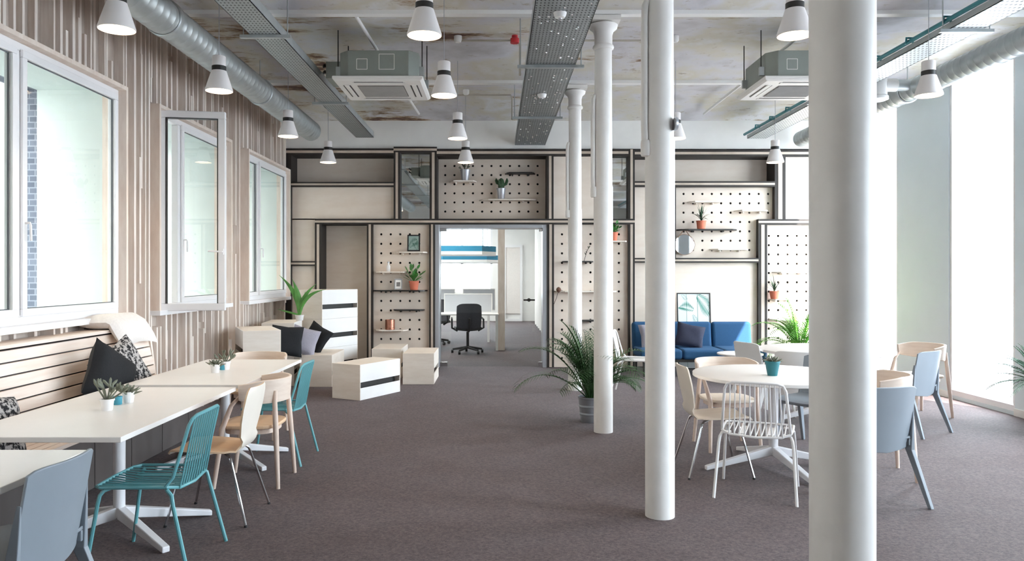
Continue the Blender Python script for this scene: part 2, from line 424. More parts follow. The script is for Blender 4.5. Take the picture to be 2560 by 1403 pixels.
wl = ['large white window over the slatted bench', 'white window with its narrow sash swung open into the room', 'farthest white window beside the back wall']
for k, a in enumerate(LW):
    b = a + LWW; vis = k >= 2
    lab = wl[k - 2] if vis else ['left window behind the viewer, outside the view', 'left window beside the viewer, outside the view'][k]
    t = thing('window_%d' % (k + 1), lab, 'window', (-3.46, (a + b) / 2, ZS), kind='structure')
    mb = MB(); x0, x1 = -3.60, -3.38
    mb.box(x0, x1, a, a + .035, ZS + .03, ZH - .035); mb.box(x0, x1, b - .035, b, ZS + .03, ZH - .035)
    mb.box(x0, x1, a, b, ZH - .035, ZH); mb.build('timber_surround', m_boxwood, t)
    MB().box(-3.60, -3.372, a - .004, b + .004, ZS - .02, ZS + .03).build('window_sill', m_pvc, t, bevel=.004)
    ya, yb = a + .035, b - .035; xf0, xf1 = -3.52, -3.45; mid = ya + (.56 if k != 3 else .60)
    mb = MB()
    rect_frame(mb, 'yz', xf0, xf1, ya, yb, ZS + .03, ZH - .035, .06)
    mb.box(xf0, xf1, mid - .035, mid + .035, ZS + .09, ZH - .095); mb.build('window_frame', m_pvc, t, bevel=.006)
    def sash(parent, y0, y1, nm):
        mb = MB(); z0, z1 = ZS + .09, ZH - .085; q = .055
        rect_frame(mb, 'yz', -3.449, -3.425, y0, y1, z0, z1, q); rect_frame(mb, 'yz', -3.49, -3.449, y0 + .012, y1 - .012, z0 + .012, z1 - .012, q - .012)
        o = mb.build(nm, m_pvc, parent, bevel=.006)
        g = MB().box(-3.472, -3.466, y0 + q, y1 - q, z0 + q, z1 - q).build('pane', m_glassleft, o)
        gk = MB()
        for yy in (y0 + q, y1 - q - .006): gk.box(-3.464, -3.452, yy, yy + .006, z0 + q, z1 - q)
        for zz in (z0 + q, z1 - q - .006): gk.box(-3.464, -3.452, y0 + q, y1 - q, zz, zz + .006)
        gk.build('gasket', m_gasket, o)
        return o
    if k == 3:
        s_ = sash(t, mid + .03, yb - .05, 'sash')
    else:
        sash(t, ya + .05, mid - .03, 'sash'); sash(t, mid + .03, yb - .05, 'sash')
    hz = 1.92
    mb = MB(); hy = mid + .055
    mb.box(-3.436, -3.424, hy - .014, hy + .014, hz - .035, hz + .035); mb.tube([(-3.43, hy, hz), (-3.39, hy, hz), (-3.385, hy, hz - .02), (-3.385, hy + .005, hz - .13)], .009)
    mb.build('window_handle', m_pvc, t, smooth=True)
    if k == 3:    # open casement leaf, hinged at the near jamb
        st = bpy.data.objects.new('open_sash', None); C.objects.link(st); st.parent = t
        hin = Vector((-3.47, 7.80, ZS)); st.location = hin - Vector(t.location); st.rotation_euler = (0, 0, R(9))
        W_, z0, z1, q = .66, .02, ZH - ZS - .03, .075
        mb = rect_frame(MB(), 'xz', -.03, .03, 0, W_, z0, z1, q)
        mb.build('sash_frame', m_pvc, st, bevel=.008, world=False)
        MB().box(q, W_ - q, -.004, .004, z0 + q, z1 - q).build('pane', m_glass, st, world=False)
        mb = MB(); 
        for xx in (q, W_ - q - .006): mb.box(xx, xx + .006, -.032, .032, z0 + q, z1 - q)
        mb.box(q, W_ - q, -.032, .032, z1 - q - .006, z1 - q); mb.build('gasket', m_blackmetal, st, world=False)
        mb = MB(); mb.box(W_ - .045, W_ - .015, -.045, -.03, .60, .66); mb.tube([(W_ - .03, -.04, .63), (W_ - .03, -.075, .63), (W_ - .05, -.08, .63), (W_ - .16, -.08, .635)], .009)
        mb.build('sash_handle', m_pvc, st, smooth=True, world=False)
    portal((-4.36, (a + b) / 2, (ZS + ZH) / 2), (0, R(-90), 0), ZH - ZS, LWW)

# right wall: piers and full height windows
RWs = [(10.74, 12.30), (8.30, 9.52), (5.46, 6.82), (2.76, 4.12), (.06, 1.42)]
mb = wall_with_holes(MB(), XR, 5.90, Y0, 13.0, 0, 4.3, [(a, b, 0.04, 4.0) for a, b in RWs])
struct('wall_right', mb, m_pier, 'pale right wall of piers between tall windows', 'wall')
for k, (a, b) in enumerate(RWs):
    lab = ['tall window by the back wall, mostly hidden behind the nearest column', 'tall sunlit window beyond the grey chair on the right'][k] if k < 2 else 'tall window on the right wall outside the view, number %d' % (k - 1)
    t = thing('window_%d' % (k + 6), lab, 'window', (5.70, (a + b) / 2, 0), kind='structure')
    mb = MB(); q = .05
    rect_frame(mb, 'yz', 5.67, 5.74, a, b,   .04, 4.0, q, .07)
    mb.build('window_frame', m_pvc, t, bevel=.005)
    MB().box(5.70, 5.706, a + q, b - q, .11, 3.93).build('pane', m_glass, t)
    portal((5.93, (a + b) / 2, 2.0), (0, R(90), 0), 3.9, b - a)
struct('wall_front', MB().box(-4.2, 6.02, Y0 - .2, Y0, 0, 4.3), m_plaster, 'plain white wall behind the viewer', 'wall')
# unseen tower added to keep sun out of the nearer right windows
tag(MB().box(18, 19, -30, -14.2, 0, 30).build('sun_block_tower', M('render_grey', 'c9c6c0', .8)), 'unseen pale tower added to block sun from the nearer right windows', 'building', None, 'structure')
tag(MB().box(-16, -8.2, -16, 28, 0, 15).build('courtyard_sky_block', M('render_white', 'e0d9d2', .8)), 'pale block added across the courtyard to dim the left windows', 'building', None, 'structure')  # added to cut the sky light on the left reveals
struct('added_upper_storeys', MB().box(-4.34, 6.02, Y0 - .2, 26, 4.85, 15), m_plaster, 'upper storeys added above the vaulted ceiling to shade the courtyard', 'building')  # added so the courtyard block stays out of the sun
struct('ground_outside', MB().box(-60, 60, -60, 70, -.4, -.15), M('paving', 'a5a6aa', .9, var=.15, scale=2), 'pale paving outside the building', 'ground')
for s_, x0, x1 in (('left', -3.53, -3.50), ('right', XR - .015, XR)):
    mb = MB()
    if s_ == 'right':
        yy = Y0
        for a, b in sorted(RWs): mb.box(x0, x1, yy, a, 0, .08); yy = b
    else: mb.box(x0, x1 + .015, 7.32, 12.5, 0, .08)
    struct('baseboard_' + s_, mb, m_white, 'low white skirting along the %s wall' % s_, 'baseboard')

# ------------------------------------------------------------------ back wall
DL, DR, DH = wx(1087, YB), wx(1368, YB), wz(561, YB)
mb = MB(); mb.box(-4.2, DL, 13.0, 13.15, 0, 4.3); mb.box(DR, 6.02, 13.0, 13.15, 0, 4.3); mb.box(DL, DR, 13.0, 13.15, DH, 4.3)
ZT = wz(371, YB)
mb.box(-3.56, XR, YB + .05, 13.0, ZT, 4.3)
struct('wall_back', mb, m_plaster, 'white wall above the plywood fit out', 'wall')
def rail(n, px0, px1, py0, py1, label, d=.45, strip=True, yf=YB, front=0):
    x0, x1, z0, z1 = wx(px0, yf), wx(px1, yf), max(0, wz(py1, yf)), wz(py0, yf)
    o = struct('trim_%d' % n, MB().box(x0, x1, yf - front, yf + d, z0, z1), m_dark, label, 'wall frame')
    if strip:
        mb = MB()
        if px1 - px0 > py1 - py0: q = (z1 - z0) * .31; mb.box(x0, x1, yf - front - .006, yf - front, z0 + q, z1 - q)
        else: q = (x1 - x0) * .31; mb.box(x0 + q, x1 - q, yf - front - .006, yf - front, z0, z1)
        mb.build('edge_strip', m_strip, o)
    return o
rails = [(712, 984, 371, 388, 'top rail over the shadowed box by the left wall'),
 (1092, 1571, 373, 390, 'top rail above the upper pegboard over the door'),
 (1587, 2094, 375, 391, 'top rail running to the right wall'),
 (728, 984, 455, 467, 'rail under the shadowed top left box'),
 (728, 787, 653, 665, 'short rail behind the agave'),
 (787, 917, 547, 561, 'rail above the dark doorway recess'),
 (917, 1587, 547, 561, 'long rail above the glass door'),
 (1587, 1937, 453, 467, 'rail above the pegboard with the round mirror'),
 (1587, 1896, 645, 657, 'rail under the pegboard with the round mirror'),
 (1896, 2094, 548, 562, 'rail on top of the sunlit pegboard'),
 (984, 1092, 367, 381, 'rail on top of the left mirror box')]
vr = [(712, 728, 388, 918, 'upright against the slatted wall'),
 (984, 1000, 381, 547, 'upright left of the left mirror'), (1074, 1092, 381, 547, 'upright right of the left mirror'),
 (1367, 1384, 390, 547, 'upright right of the upper pegboard'), (1571, 1587, 373, 547, 'upright beside the right mirror'), (1571, 1587, 561, 918, 'tall upright left of the sofa'),
 (787, 803, 561, 918, 'upright left of the doorway recess'), (917, 932, 561, 918, 'upright between recess and pegboard'),
 (1073, 1087, 561, 918, 'upright left of the glass door'), (1368, 1385, 561, 918, 'upright right of the glass door'),
 (1675, 1690, 467, 645, 'upright left of the round mirror'), (1937, 1964, 391, 548, 'thick upright near the far right pendant'),
 (1896, 1918, 562, 918, 'thick upright right of the sofa')]
n = 1
for a, b, c, d, l in rails: rail(n, a, b, c, d, 'dark ' + l); n += 1
for a, b, c, d, l in vr: rail(n, a, b, c, d, 'dark ' + l, strip=not (a in (712,))); n += 1
def panel(px0, px1, py0, py1, yp, label, mat=m_ply):
    global n
    o = struct('trim_%d' % n, MB().box(wx(px0, YB), wx(px1, YB), yp, yp + .03, max(0, wz(py1, YB)), wz(py0, YB)), mat, label, 'wall panel'); n += 1; return o
panel(726, 986, 386, 457, 12.93, 'recessed plywood panel at top left of back wall')
panel(726, 986, 465, 549, 12.62, 'plain plywood panel above the doorway recess')
panel(726, 789, 546, 655, 12.62, 'narrow plywood panel left of the doorway recess')
panel(726, 789, 663, 918, 12.62, 'low plywood panel behind the agave')
panel(801, 919, 559, 918, 12.93, 'grey brown plywood back of the doorway recess')
panel(1382, 1523, 388, 549, 12.62, 'plain plywood panel behind the thin columns')
panel(1585, 1939, 389, 455, 12.93, 'recessed pale panel at top right of back wall')
panel(1585, 1677, 465, 647, 12.62, 'plain panel left of the round mirror pegboard')
panel(1585, 1898, 655, 918, 12.62, 'plain pale panel behind the sofa')
panel(1962, 2094, 389, 550, 12.62, 'plain panel above the sunlit pegboard')
for a, b, l in ((1000, 1074, 'tall tinted mirror reflecting ceiling, left of the upper pegboard'), (1523, 1571, 'narrow tinted mirror behind the middle column')):
    yp = 12.66
    t = thing('mirror_panel', l, 'mirror', (wx((a + b) / 2, YB), yp, wz(547, YB)))
    MB().box(wx(a, YB), wx(b, YB), yp, yp + .02, wz(547, YB), wz(380 if a < 1100 else 390, YB)).build('mirror_glass', m_mirror, t)

def pegboard(px0, px1, py0, py1, yp, gx, gy, label, group='pegboards of the back wall'):
    """perforated plywood board; gx, gy: hole pixel positions"""
    x0, x1 = wx(px0, yp), wx(px1, yp); z0, z1 = max(0.0, wz(py1, yp)), wz(py0, yp)
    X = [wx(p, yp) for p in gx]; Z = sorted(wz(p, yp) for p in gy)
    hx = (X[1] - X[0]) / 2; hz = (Z[1] - Z[0]) / 2; r = .019; mb = MB(); th = .018
    bx0, bx1, bz0, bz1 = X[0] - hx, X[-1] + hx, Z[0] - hz, Z[-1] + hz
    fx0, fx1, fz0, fz1 = min(x0, bx0), max(x1, bx1), min(z0, bz0), max(z1, bz1)
    for a, b, c, d in ((fx0, fx1, fz0, bz0), (fx0, fx1, bz1, fz1), (fx0, bx0, bz0, bz1), (bx1, fx1, bz0, bz1)):
        if b - a > .001 and d - c > .001: mb.box(a, b, yp, yp + th, c, d)
    sq = [(-1, -1), (-.5, -1), (0, -1), (.5, -1), (1, -1), (1, -.5), (1, 0), (1, .5), (1, 1), (.5, 1), (0, 1), (-.5, 1), (-1, 1), (-1, .5), (-1, 0), (-1, -.5)]
    for cx in X:
        for cz in Z:
            o = [mb.bm.verts.new((cx + a * hx, yp, cz + b * hz)) for a, b in sq]
            ang = [math.atan2(b, a) for a, b in sq]
            i = [mb.bm.verts.new((cx + r * math.cos(q), yp, cz + r * math.sin(q))) for q in ang]
            k = [mb.bm.verts.new((cx + r * math.cos(q), yp + th, cz + r * math.sin(q))) for q in ang]
            for j in range(16):
                J = (j + 1) % 16
                mb.face([o[j], o[J], i[J], i[j]]); mb.face([i[j], i[J], k[J], k[j]])
    t = thing('pegboard', label, 'pegboard', ((x0 + x1) / 2, yp, z0), group=group)
    mb.build('board', m_ply, t); MB().box(fx0, fx1, yp + th + .001, yp + th + .012, fz0, fz1).build('backing', m_hole, t)  # dark sheet stands in for the shade inside the holes
    return t
def seq(a, s, k): return [a + s * i for i in range(k)]
pegboard(1088, 1372, 385, 551, 12.92, seq(1113, 23.1, 11), seq(415, 22.8, 6), 'wide pegboard above the glass door')
pegboard(930, 1075, 559, 918, 12.62, seq(953, 23.8, 5), seq(586, 23.8, 12), 'tall pegboard left of the glass door')
pegboard(1384, 1573, 559, 918, 12.62, seq(1405, 23.7, 7), seq(586, 23.8, 14), 'tall pegboard right of the glass door, behind the columns')
pegboard(1688, 1939, 465, 647, 12.66, seq(1709, 23.5, 10), seq(485, 23.4, 7), 'pegboard above the navy sofa with hanging round mirror')
pegboard(1916, 2092, 560, 918, 12.62, seq(1922, 23.4, 7), seq(590, 23.2, 14), 'pegboard at the far right lit by sunlight')

# pegboard shelves
def shelf(px0, px1, py, yp, dark, label):
    x0, x1, z = wx(px0, yp), wx(px1, yp), wz(py, yp); d = .24; k = (x1 - x0)
    poly = [(x0, yp - .012), (x0 + .06 * k, yp - d * .55), (x0 + .16 * k, yp - d * .8), (x1 - .12 * k, yp - d * .8), (x1 - .04 * k, yp - d * .5), (x1, yp - .012)]
    t = thing('peg_shelf', label, 'shelf', ((x0 + x1) / 2, yp - .1, z), group='shelves hung on the pegboards')
    mb = MB().prism(poly, z - .022, z); mb.build('shelf_board', m_blackmetal if dark else m_plybox, t, bevel=.003)
    for q in (.25, .75):
        MB().tube([(x0 + k * q, yp - .10, z - .035), (x0 + k * q, yp - .004, z - .035)], .014).build('peg', m_blackmetal if dark else m_plybox, t, smooth=True)
    return z
UP, PL, PR, PM, PS = 12.92, 12.62, 12.62, 12.66, 12.62
shelf(1262, 1338, 434, UP, True, 'short dark shelf at upper right of the pegboard over the door')
shelf(1124, 1192, 454, UP, False, 'short pale shelf holding a zinc bucket over the door')
shelf(1198, 1344, 500, UP, False, 'long pale shelf holding the cactus over the door')
shelf(988, 1070, 630, PL, False, 'pale shelf under the black framed leaf picture')
shelf(940, 1022, 679, PL, False, 'pale shelf with the small white bottle')
shelf(932, 1069, 725, PL, True, 'long dark shelf with pot plant left of the door')
shelf(984, 1062, 773, PL, True, 'empty dark shelf below the terracotta pot plant')
shelf(938, 1021, 823, PL, False, 'lowest pale shelf with copper cup')
shelf(1405, 1483, 653, PR, True, 'dark shelf behind the two thin columns')
shelf(1385, 1541, 727, PR, False, 'long pale shelf with dried flower behind the thin columns')
shelf(1440, 1486, 799, PR, True, 'low dark shelf seen between the thin columns')
shelf(1505, 1566, 603, PR, False, 'pale shelf with terracotta pot beside the right upright')
shelf(1717, 1799, 505, PM, False, 'pale shelf at upper left of the pegboard above the sofa')
shelf(1833, 1916, 527, PM, False, 'pale shelf at right of the pegboard above the sofa')
shelf(1690, 1842, 574, PM, True, 'long dark shelf holding a pot above the round mirror')
shelf(1772, 1868, 623, PM, False, 'lowest pale shelf of the pegboard above the sofa')
shelf(1928, 2020, 680, PS, False, 'top pale shelf on the sunlit pegboard')
shelf(1920, 1975, 747, PS, False, 'sunlit shelf with terracotta pot')
shelf(1920, 2000, 797, PS, False, 'lowest pale shelf on the sunlit pegboard')

# glass door
t = thing('door_1', 'frameless glass door in pale aluminium frame to the office', 'door', ((DL + DR) / 2, 12.62, 0), kind='structure')
gl, gr, gt = wx(1098, YB), wx(1357, YB), wz(570, YB)
mb = MB(); mb.box(DL, gl, YB + .02, 12.99, 0, DH); mb.box(gr, DR, YB + .02, 12.99, 0, DH); mb.box(gl, gr, YB + .02, 12.99, gt, DH); mb.build('door_frame', m_alu, t, bevel=.004)
MB().box(gl + .005, gr - .005, 12.66, 12.672, .01, gt - .005).build('door_glass', m_doorglass, t)
for a, b, c, d in ((1098, 1116, 570, 578), (1347, 1357, 570, 578), (1098, 1117, 907, 917), (1347, 1357, 907, 917)):
    MB().box(wx(a, YB), wx(b, YB), 12.645, 12.687, max(.005, wz(d, YB)), wz(c, YB)).build('patch_fitting', m_chrome, t, bevel=.003)
hx, hz = wx(1322, 12.66), wz(750, 12.66); mb = MB(); mb.lathe([(.03, 12.60), (.03, 12.66)], 12, (hx, 0, hz), 'y'); mb.tube([(hx - .09, 12.61, hz), (hx + .1, 12.61, hz)], .014)
mb.build('door_handle', m_blackmetal, t, smooth=True)

# ------------------------------------------------------------------ office beyond the door
OZ = 3.3
struct('ceiling_office', MB().box(-5.5, 2.2, 13.15, 25.5, OZ, OZ + .1), m_plaster, 'white office ceiling beyond the door', 'ceiling')
mb = MB(); mb.box(1.3, 1.45, 13.15, 25.5, 0, OZ)
struct('wall_office_right', mb, m_plaster, 'white office wall beyond the glass door', 'wall')
struct('wall_office_left', wall_with_holes(MB(), -5.5, -5.35, 13.15, 25.5, 0, OZ, [(14, 18, .9, 2.9), (19, 24, .9, 2.9)]), m_plaster, 'office window wall', 'wall')
mb = MB(); fx = (wx(1098, 24), wx(1231, 24))
mb.box(-5.35, -2.2, 25.0, 25.15, 0, OZ); mb.box(fx[1], 1.3, 25.0, 25.15, 0, OZ); mb.box(-2.2, fx[1], 25.0, 25.15, 0, .95)
struct('wall_office_far', mb, m_plaster, 'far white office wall with windows', 'wall')
t = thing('window_20', 'bright office window seen through the glass door', 'window', (-1, 25.05, 0), kind='structure')
mb = MB()
for px in (1100, 1155, 1229): mb.box(wx(px, 25) - .04, wx(px, 25) + .04, 25.02, 25.1, .95, OZ)
mb.box(-2.2, fx[1], 25.02, 25.1, wz(657, 25) - .04, wz(657, 25) + .04); mb.build('window_frame', m_pvc, t)
MB().box(-2.2, fx[1], 25.06, 25.066, .95, OZ).build('pane', m_glass, t)
portal((-1.2, 25.2, 2.1), (R(-90), 0, 0), 2.2, 2.3); portal((-5.6, 16, 1.9), (0, R(-90), 0), 2, 4); portal((-5.6, 21.5, 1.9), (0, R(-90), 0), 2, 5)
t = thing('door_2', 'white glazed door at the far end of the office', 'door', (wx(1282, 24.9), 24.95, 0), kind='structure')
xa, xb = wx(1258, 24.95), wx(1306, 24.95); mb = rect_frame(MB(), 'xz', 24.9, 24.99, xa, xb, 0, 2.5, .08); mb.build('door_frame', m_pvc, t)
MB().box(xa + .08, xb - .08, 24.94, 24.98, .25, 2.42).build('door_panel', m_whitecloth, t)
struct('wall_office_pier', MB().box(wx(1245, 15.4), wx(1262, 15.4), 15.4, 15.75, 0, OZ), m_boxwood, 'narrow pale pier inside the office', 'wall')
mb = MB()
cu = MB(); cu.sheet(lambda u, v: (1.2 + .04 * math.sin(u * 60), 16.2 + u * 7.5, .02 + v * 2.95), 90, 2, .006)
tag(cu.build('curtain', m_whitecloth, smooth=True), 'long white curtain along the right side of the office', 'curtain')
for y in (15.5, 19.5, 23):  # added fill lights without fixtures, brighten the office
    l = bpy.data.lights.new('office_fill', 'AREA'); l.energy = 90; l.size = 1.4; l.color = (1, .97, .93); o = bpy.data.objects.new('office_fill', l); C.objects.link(o); o.location = (-1.6, y, OZ - .05)
def desk(x0, x1, y0, y1, label):
    t = thing('office_desk', label, 'desk', ((x0 + x1) / 2, (y0 + y1) / 2, 0), group='white office desks')
    MB().box(x0, x1, y0, y1, .715, .74).build('tabletop', m_white, t, bevel=.003)
    for x in (x0 + .04, x1 - .04):
        for y in (y0 + .05, y1 - .05): MB().box(x - .025, x + .025, y - .025, y + .025, 0, .715).build('leg', m_white, t)
desk(-1.75, wx(1247, 15.3), 15.3, 16.05, 'white desk directly behind the black office chair')
desk(-2.4, -.15, 17.2, 18.0, 'white desk farther back in the office')
def screen(px0, px1, py0, py1, Y, label):
    x0, x1, z0, z1 = wx(px0, Y), wx(px1, Y), wz(py1, Y), wz(py0, Y)
    t = thing('desk_screen', label, 'screen', ((x0 + x1) / 2, Y, z0), group='grey desk divider screens')
    MB().box(x0 + .02, x1 - .02, Y, Y + .03, z0 + .02, z1 - .02).build('fabric_panel', m_screen, t)
    mb = rect_frame(MB(), 'xz', Y - .004, Y + .034, x0, x1, z0, z1, .02); mb.build('screen_frame', m_white, t)
screen(1110, 1231, 734, 782, 15.9, 'grey divider screen right behind the black office chair')
screen(1092, 1138, 722, 776, 17.5, 'farther grey divider screen at left in the office')
screen(1158, 1238, 722, 776, 17.6, 'farther grey divider screen at right in the office')
def raft(Y, x0, x1, z, label, d):
    t = thing('acoustic_raft', label, 'ceiling raft', ((x0 + x1) / 2, Y, z), group='hung acoustic rafts')
    poly = [(x0, Y), (x0 + .5, Y - d), (x1 - .3, Y - d), (x1, Y - .3 * d), (x1, Y + d), (x0, Y + d)]
    MB().prism(poly, z + .02, z + .14).build('raft_edge', m_blue, t); MB().prism([(a, b) for a, b in poly], z - .05, z + .02).build('raft_body', m_white, t)
    for x in (x0 + .4, x1 - .3):
        for y in (Y - d * .5, Y + d * .6): MB().tube([(x, y, z + .14), (x, y, OZ - .012)], .008, 6).build('suspension_wire', m_white, t)
raft(17.2, -1.75, wx(1240, 17), 2.02, 'nearer blue edged acoustic raft hanging in the office', .8)
raft(20.5, -1.9, wx(1246, 20), 1.90, 'farther pale acoustic raft hanging behind the blue edged one', .8)
def office_chair(loc, rz, label):
    t = thing('office_chair', label, 'office chair', loc, rz, 'black office chairs')
    mb = MB()
    for k in range(5):
        a = 2 * math.pi * k / 5 + .3; mb.tube([(0, 0, .12), (.30 * math.cos(a), .30 * math.sin(a), .075)], [.03, .018], 8)
    sb = mb.build('star_base', m_black, t, smooth=True, world=False)
    for k in range(5):
        a = 2 * math.pi * k / 5 + .3; MB().lathe([(.012, -.025), (.034, -.02), (.034, .02), (.012, .025)], 12, (.31 * math.cos(a), .31 * math.sin(a), .035), 'x').build('caster', m_black, sb, smooth=True, world=False)
    MB().tube([(0, 0, .1), (0, 0, .42)], .028, 10).build('gas_lift', m_black, t, smooth=True, world=False)
    MB().sheet(lambda u, v: ((u - .5) * .50, .25 - v * .46, .47 + .03 * (2 * u - 1) ** 2 - .03 * max(0, .2 - v) * 5), 10, 8, .05).build('seat', m_black, t, smooth=True, world=False)
    MB().sheet(lambda u, v: ((u - .5) * (.46 + .02 * math.sin(v * 3)), -.22 - .08 * v + .05 * (2 * u - 1) ** 2 - .03 * math.sin(v * math.pi), .50 + .48 * v - .05 * abs(2 * u - 1) ** 5 * v), 10, 10, .025).build('mesh_back', M('chair_mesh', '3b3c42', .8, var=.2, scale=90), t, smooth=True, world=False)
    MB().tube([(0, -.05, .42), (0, -.24, .45), (0, -.33, .7)], .022, 8).build('back_bar', m_black, t, smooth=True, world=False)
    for sx in (-1, 1):
        MB().tube([(sx * .2, -.02, .44), (sx * .31, -.02, .5), (sx * .31, 0, .66), (sx * .30, .16, .68)], .02, 8).build('armrest', m_black, t, smooth=True, world=False)
office_chair((wx(1170, 15.0), 14.85, 0), R(8), 'black mesh swivel chair standing in front of the desk beyond the glass door')
office_chair((-1.35, 16.75, 0), R(150), 'black swivel chair half hidden at the far side of the office desk')

# ------------------------------------------------------------------ columns
def column(y, label, x=1.045, conduit=True):
    t = thing('column', label, 'column', (x, y, 0), group='white cast iron columns', kind='thing')
    zc = ZC - .035
    MB().lathe([(.093, 0), (.094, 2.40), (.088, 2.42), (.084, zc - .32), (.084, zc - .3)], 32).build('shaft', m_column, t, smooth=True, world=False)
    mb = MB().lathe([(.084, zc - .3), (.10, zc - .29), (.105, zc - .275), (.10, zc - .26), (.088, zc - .25), (.088, zc - .16), (.10, zc - .12), (.135, zc - .09), (.142, zc - .06), (.12, zc - .045)], 32)
    mb.box(-.15, .15, -.15, .15, zc - .045, zc); mb.build('capital', m_column, t, smooth=True, world=False)
    if conduit:
        mb = MB().tube([(-.075, -.02, 2.30), (-.1, -.03, 2.36), (-.105, -.03, 2.5), (-.105, -.03, 3.18), (-.10, -.03, 3.26), (-.08, -.02, 3.30)], .022, 10)
        mb.lathe([(.03, 2.30), (.034, 2.31), (.034, 2.38), (.03, 2.40)], 12, (-.095, -.03, 0)); mb.build('conduit_sleeve', m_column, t, smooth=True, world=False)
    return t
column(2.30, 'nearest thick white column, cut off by bottom edge of the photo', conduit=False)
column(4.87, 'second white column, its base on the carpet left of the round table')
column(7.46, 'third white column, standing right beside the palm pot')
column(10.16, 'farthest white column, behind the palm in front of the right pegboard')
c2 = Vector((1.045 + .088, 4.80, wz(315, 4.87)))
tag(MB().lathe([(.04, 0), (.045, .006), (.04, .02)], 20, (1.12, c2.y, c2.z), 'x').build('round_sensor', m_alu, smooth=True), 'small grey disc on the side of the second column', 'sensor')

# ------------------------------------------------------------------ services under the ceiling
def spiral_duct(x, z, r, ya, yb, label):
    t = thing('spiral_duct', label, 'duct', (x, ya, z - r))
    prof = []; y = ya
    while y < yb:
        prof += [(r, y), (r, y + .098), (r + .003, y + .103), (r + .003, y + .112), (r, y + .117)]; y += .117
    MB().lathe(prof, 32, (x, 0, z), 'y').build('duct_tube', m_galv, t, smooth=True)
    yy = ya + 1.2
    while yy < yb:
        MB().lathe([(r + .004, yy), (r + .014, yy + .01), (r + .014, yy + .06), (r + .004, yy + .07)], 32, (x, 0, z), 'y', cap=False).build('coupling', m_galv, t, smooth=True)
        MB().tube([(x, yy + .03, z + r), (x, yy + .03, ZC + .05)], .006, 6).build('hanger_rod', m_galv, t); yy += 2.65
    return t
DX = spiral_duct(-2.86, 3.75, .15, 0, 11.6, 'galvanised spiral duct running along the slatted left wall')
spiral_duct(4.96, 3.75, .125, 0, 12.4, 'galvanised spiral duct running above the right windows')
# branch and outlet of the right duct
t = thing('air_outlet', 'white round air outlet beside the right pendant, half behind the nearest column', 'air vent', (4.46, 8.95, 3.55))
yo = 8.95; xo = wx(2190, yo)
MB().lathe([(.11, wz(252, yo)), (.135, wz(250, yo)), (.135, wz(243, yo)), (.12, wz(240, yo)), (.12, wz(196, yo)), (.10, wz(192, yo))], 28, (xo, yo, 0)).build('outlet_drum', m_white, t, smooth=True)
MB().tube([(xo + .1, yo, wz(213, yo)), (4.70, yo, wz(213, yo))], .075, 20).build('branch_pipe', m_white, t, smooth=True)
MB().tube([(4.70, yo, wz(213, yo)), (4.86, yo, wz(213, yo))], .066, 20).build('branch_collar', m_galv, t, smooth=True)
def tray(x0, x1, z, ya, yb, mat, label, hgt=.07, side=m_galv, sup=(), ribs=False):
    t = thing('cable_tray', label, 'cable tray', ((x0 + x1) / 2, ya, z))
    MB().box(x0, x1, ya, yb, z, z + .006).build('tray_bed', mat, t)
    for x in (x0, x1 - .006): MB().box(x, x + .006, ya, yb, z, z + hgt).build('side_rail', side, t)
    MB().box(x0, x1, yb - .006, yb, z, z + hgt).build('end_plate', side, t)
    for y in sup:
        MB().box(x0 - .09, x1 + .09, y - .02, y + .02, z - .03, z - .001).build('support_bar', m_galv, t)
        for x in (x0 - .06, x1 + .06): MB().tube([(x, y, z - .03), (x, y, ZC + .1)], .006, 6).build('hanger_rod', m_galv, t)
    return t
tl = tray(-2.24, -1.96, 3.72, 0, 12.1, m_perf, 'perforated steel cable tray between left duct and first pendant row', sup=(1.9, 4.4, 6.9, 9.6), hgt=.09)
tc_ = tray(.30, .80, 3.68, 0, 12.58, m_perf, 'wide perforated steel cable tray running overhead down the middle', sup=(3.2, 5.8, 7.75, 10.3), hgt=.1)
mb = MB(); rr = random.Random(3)
for i in range(130):
    y = rr.uniform(4.5, 12.4); x = rr.choice([.36, .42, .47, .55, .62, .70, .75]) + rr.uniform(-.012, .012)
    mb.lathe([(.010, -.006), (.007, -.012), (.002, -.014)], 8, (x, y, 3.68))
mb.build('bolt_heads', m_chrome, tc_, smooth=True)['kind'] = 'stuff'
tr = tray(4.05, 4.35, 3.74, 0, 12.3, m_perfw, 'pale cable tray with teal rims near the right windows', sup=(4.3, 6.8, 9.7), hgt=.06)
for x in (4.04, 4.36):
    rt = MB().tube([(x, 0, 3.825), (x, 12.4, 3.825)], .021, 10).build('rim_tube', m_tealdark, tr, smooth=True); y = 3.1
    while y < 12.3:
        MB().tube([(x - .035, y, 3.80), (x - .03, y, 3.86), (x + .03, y, 3.86), (x + .035, y, 3.80)], .012, 6).build('rim_clip', m_tealdark, rt, smooth=True); y += .62

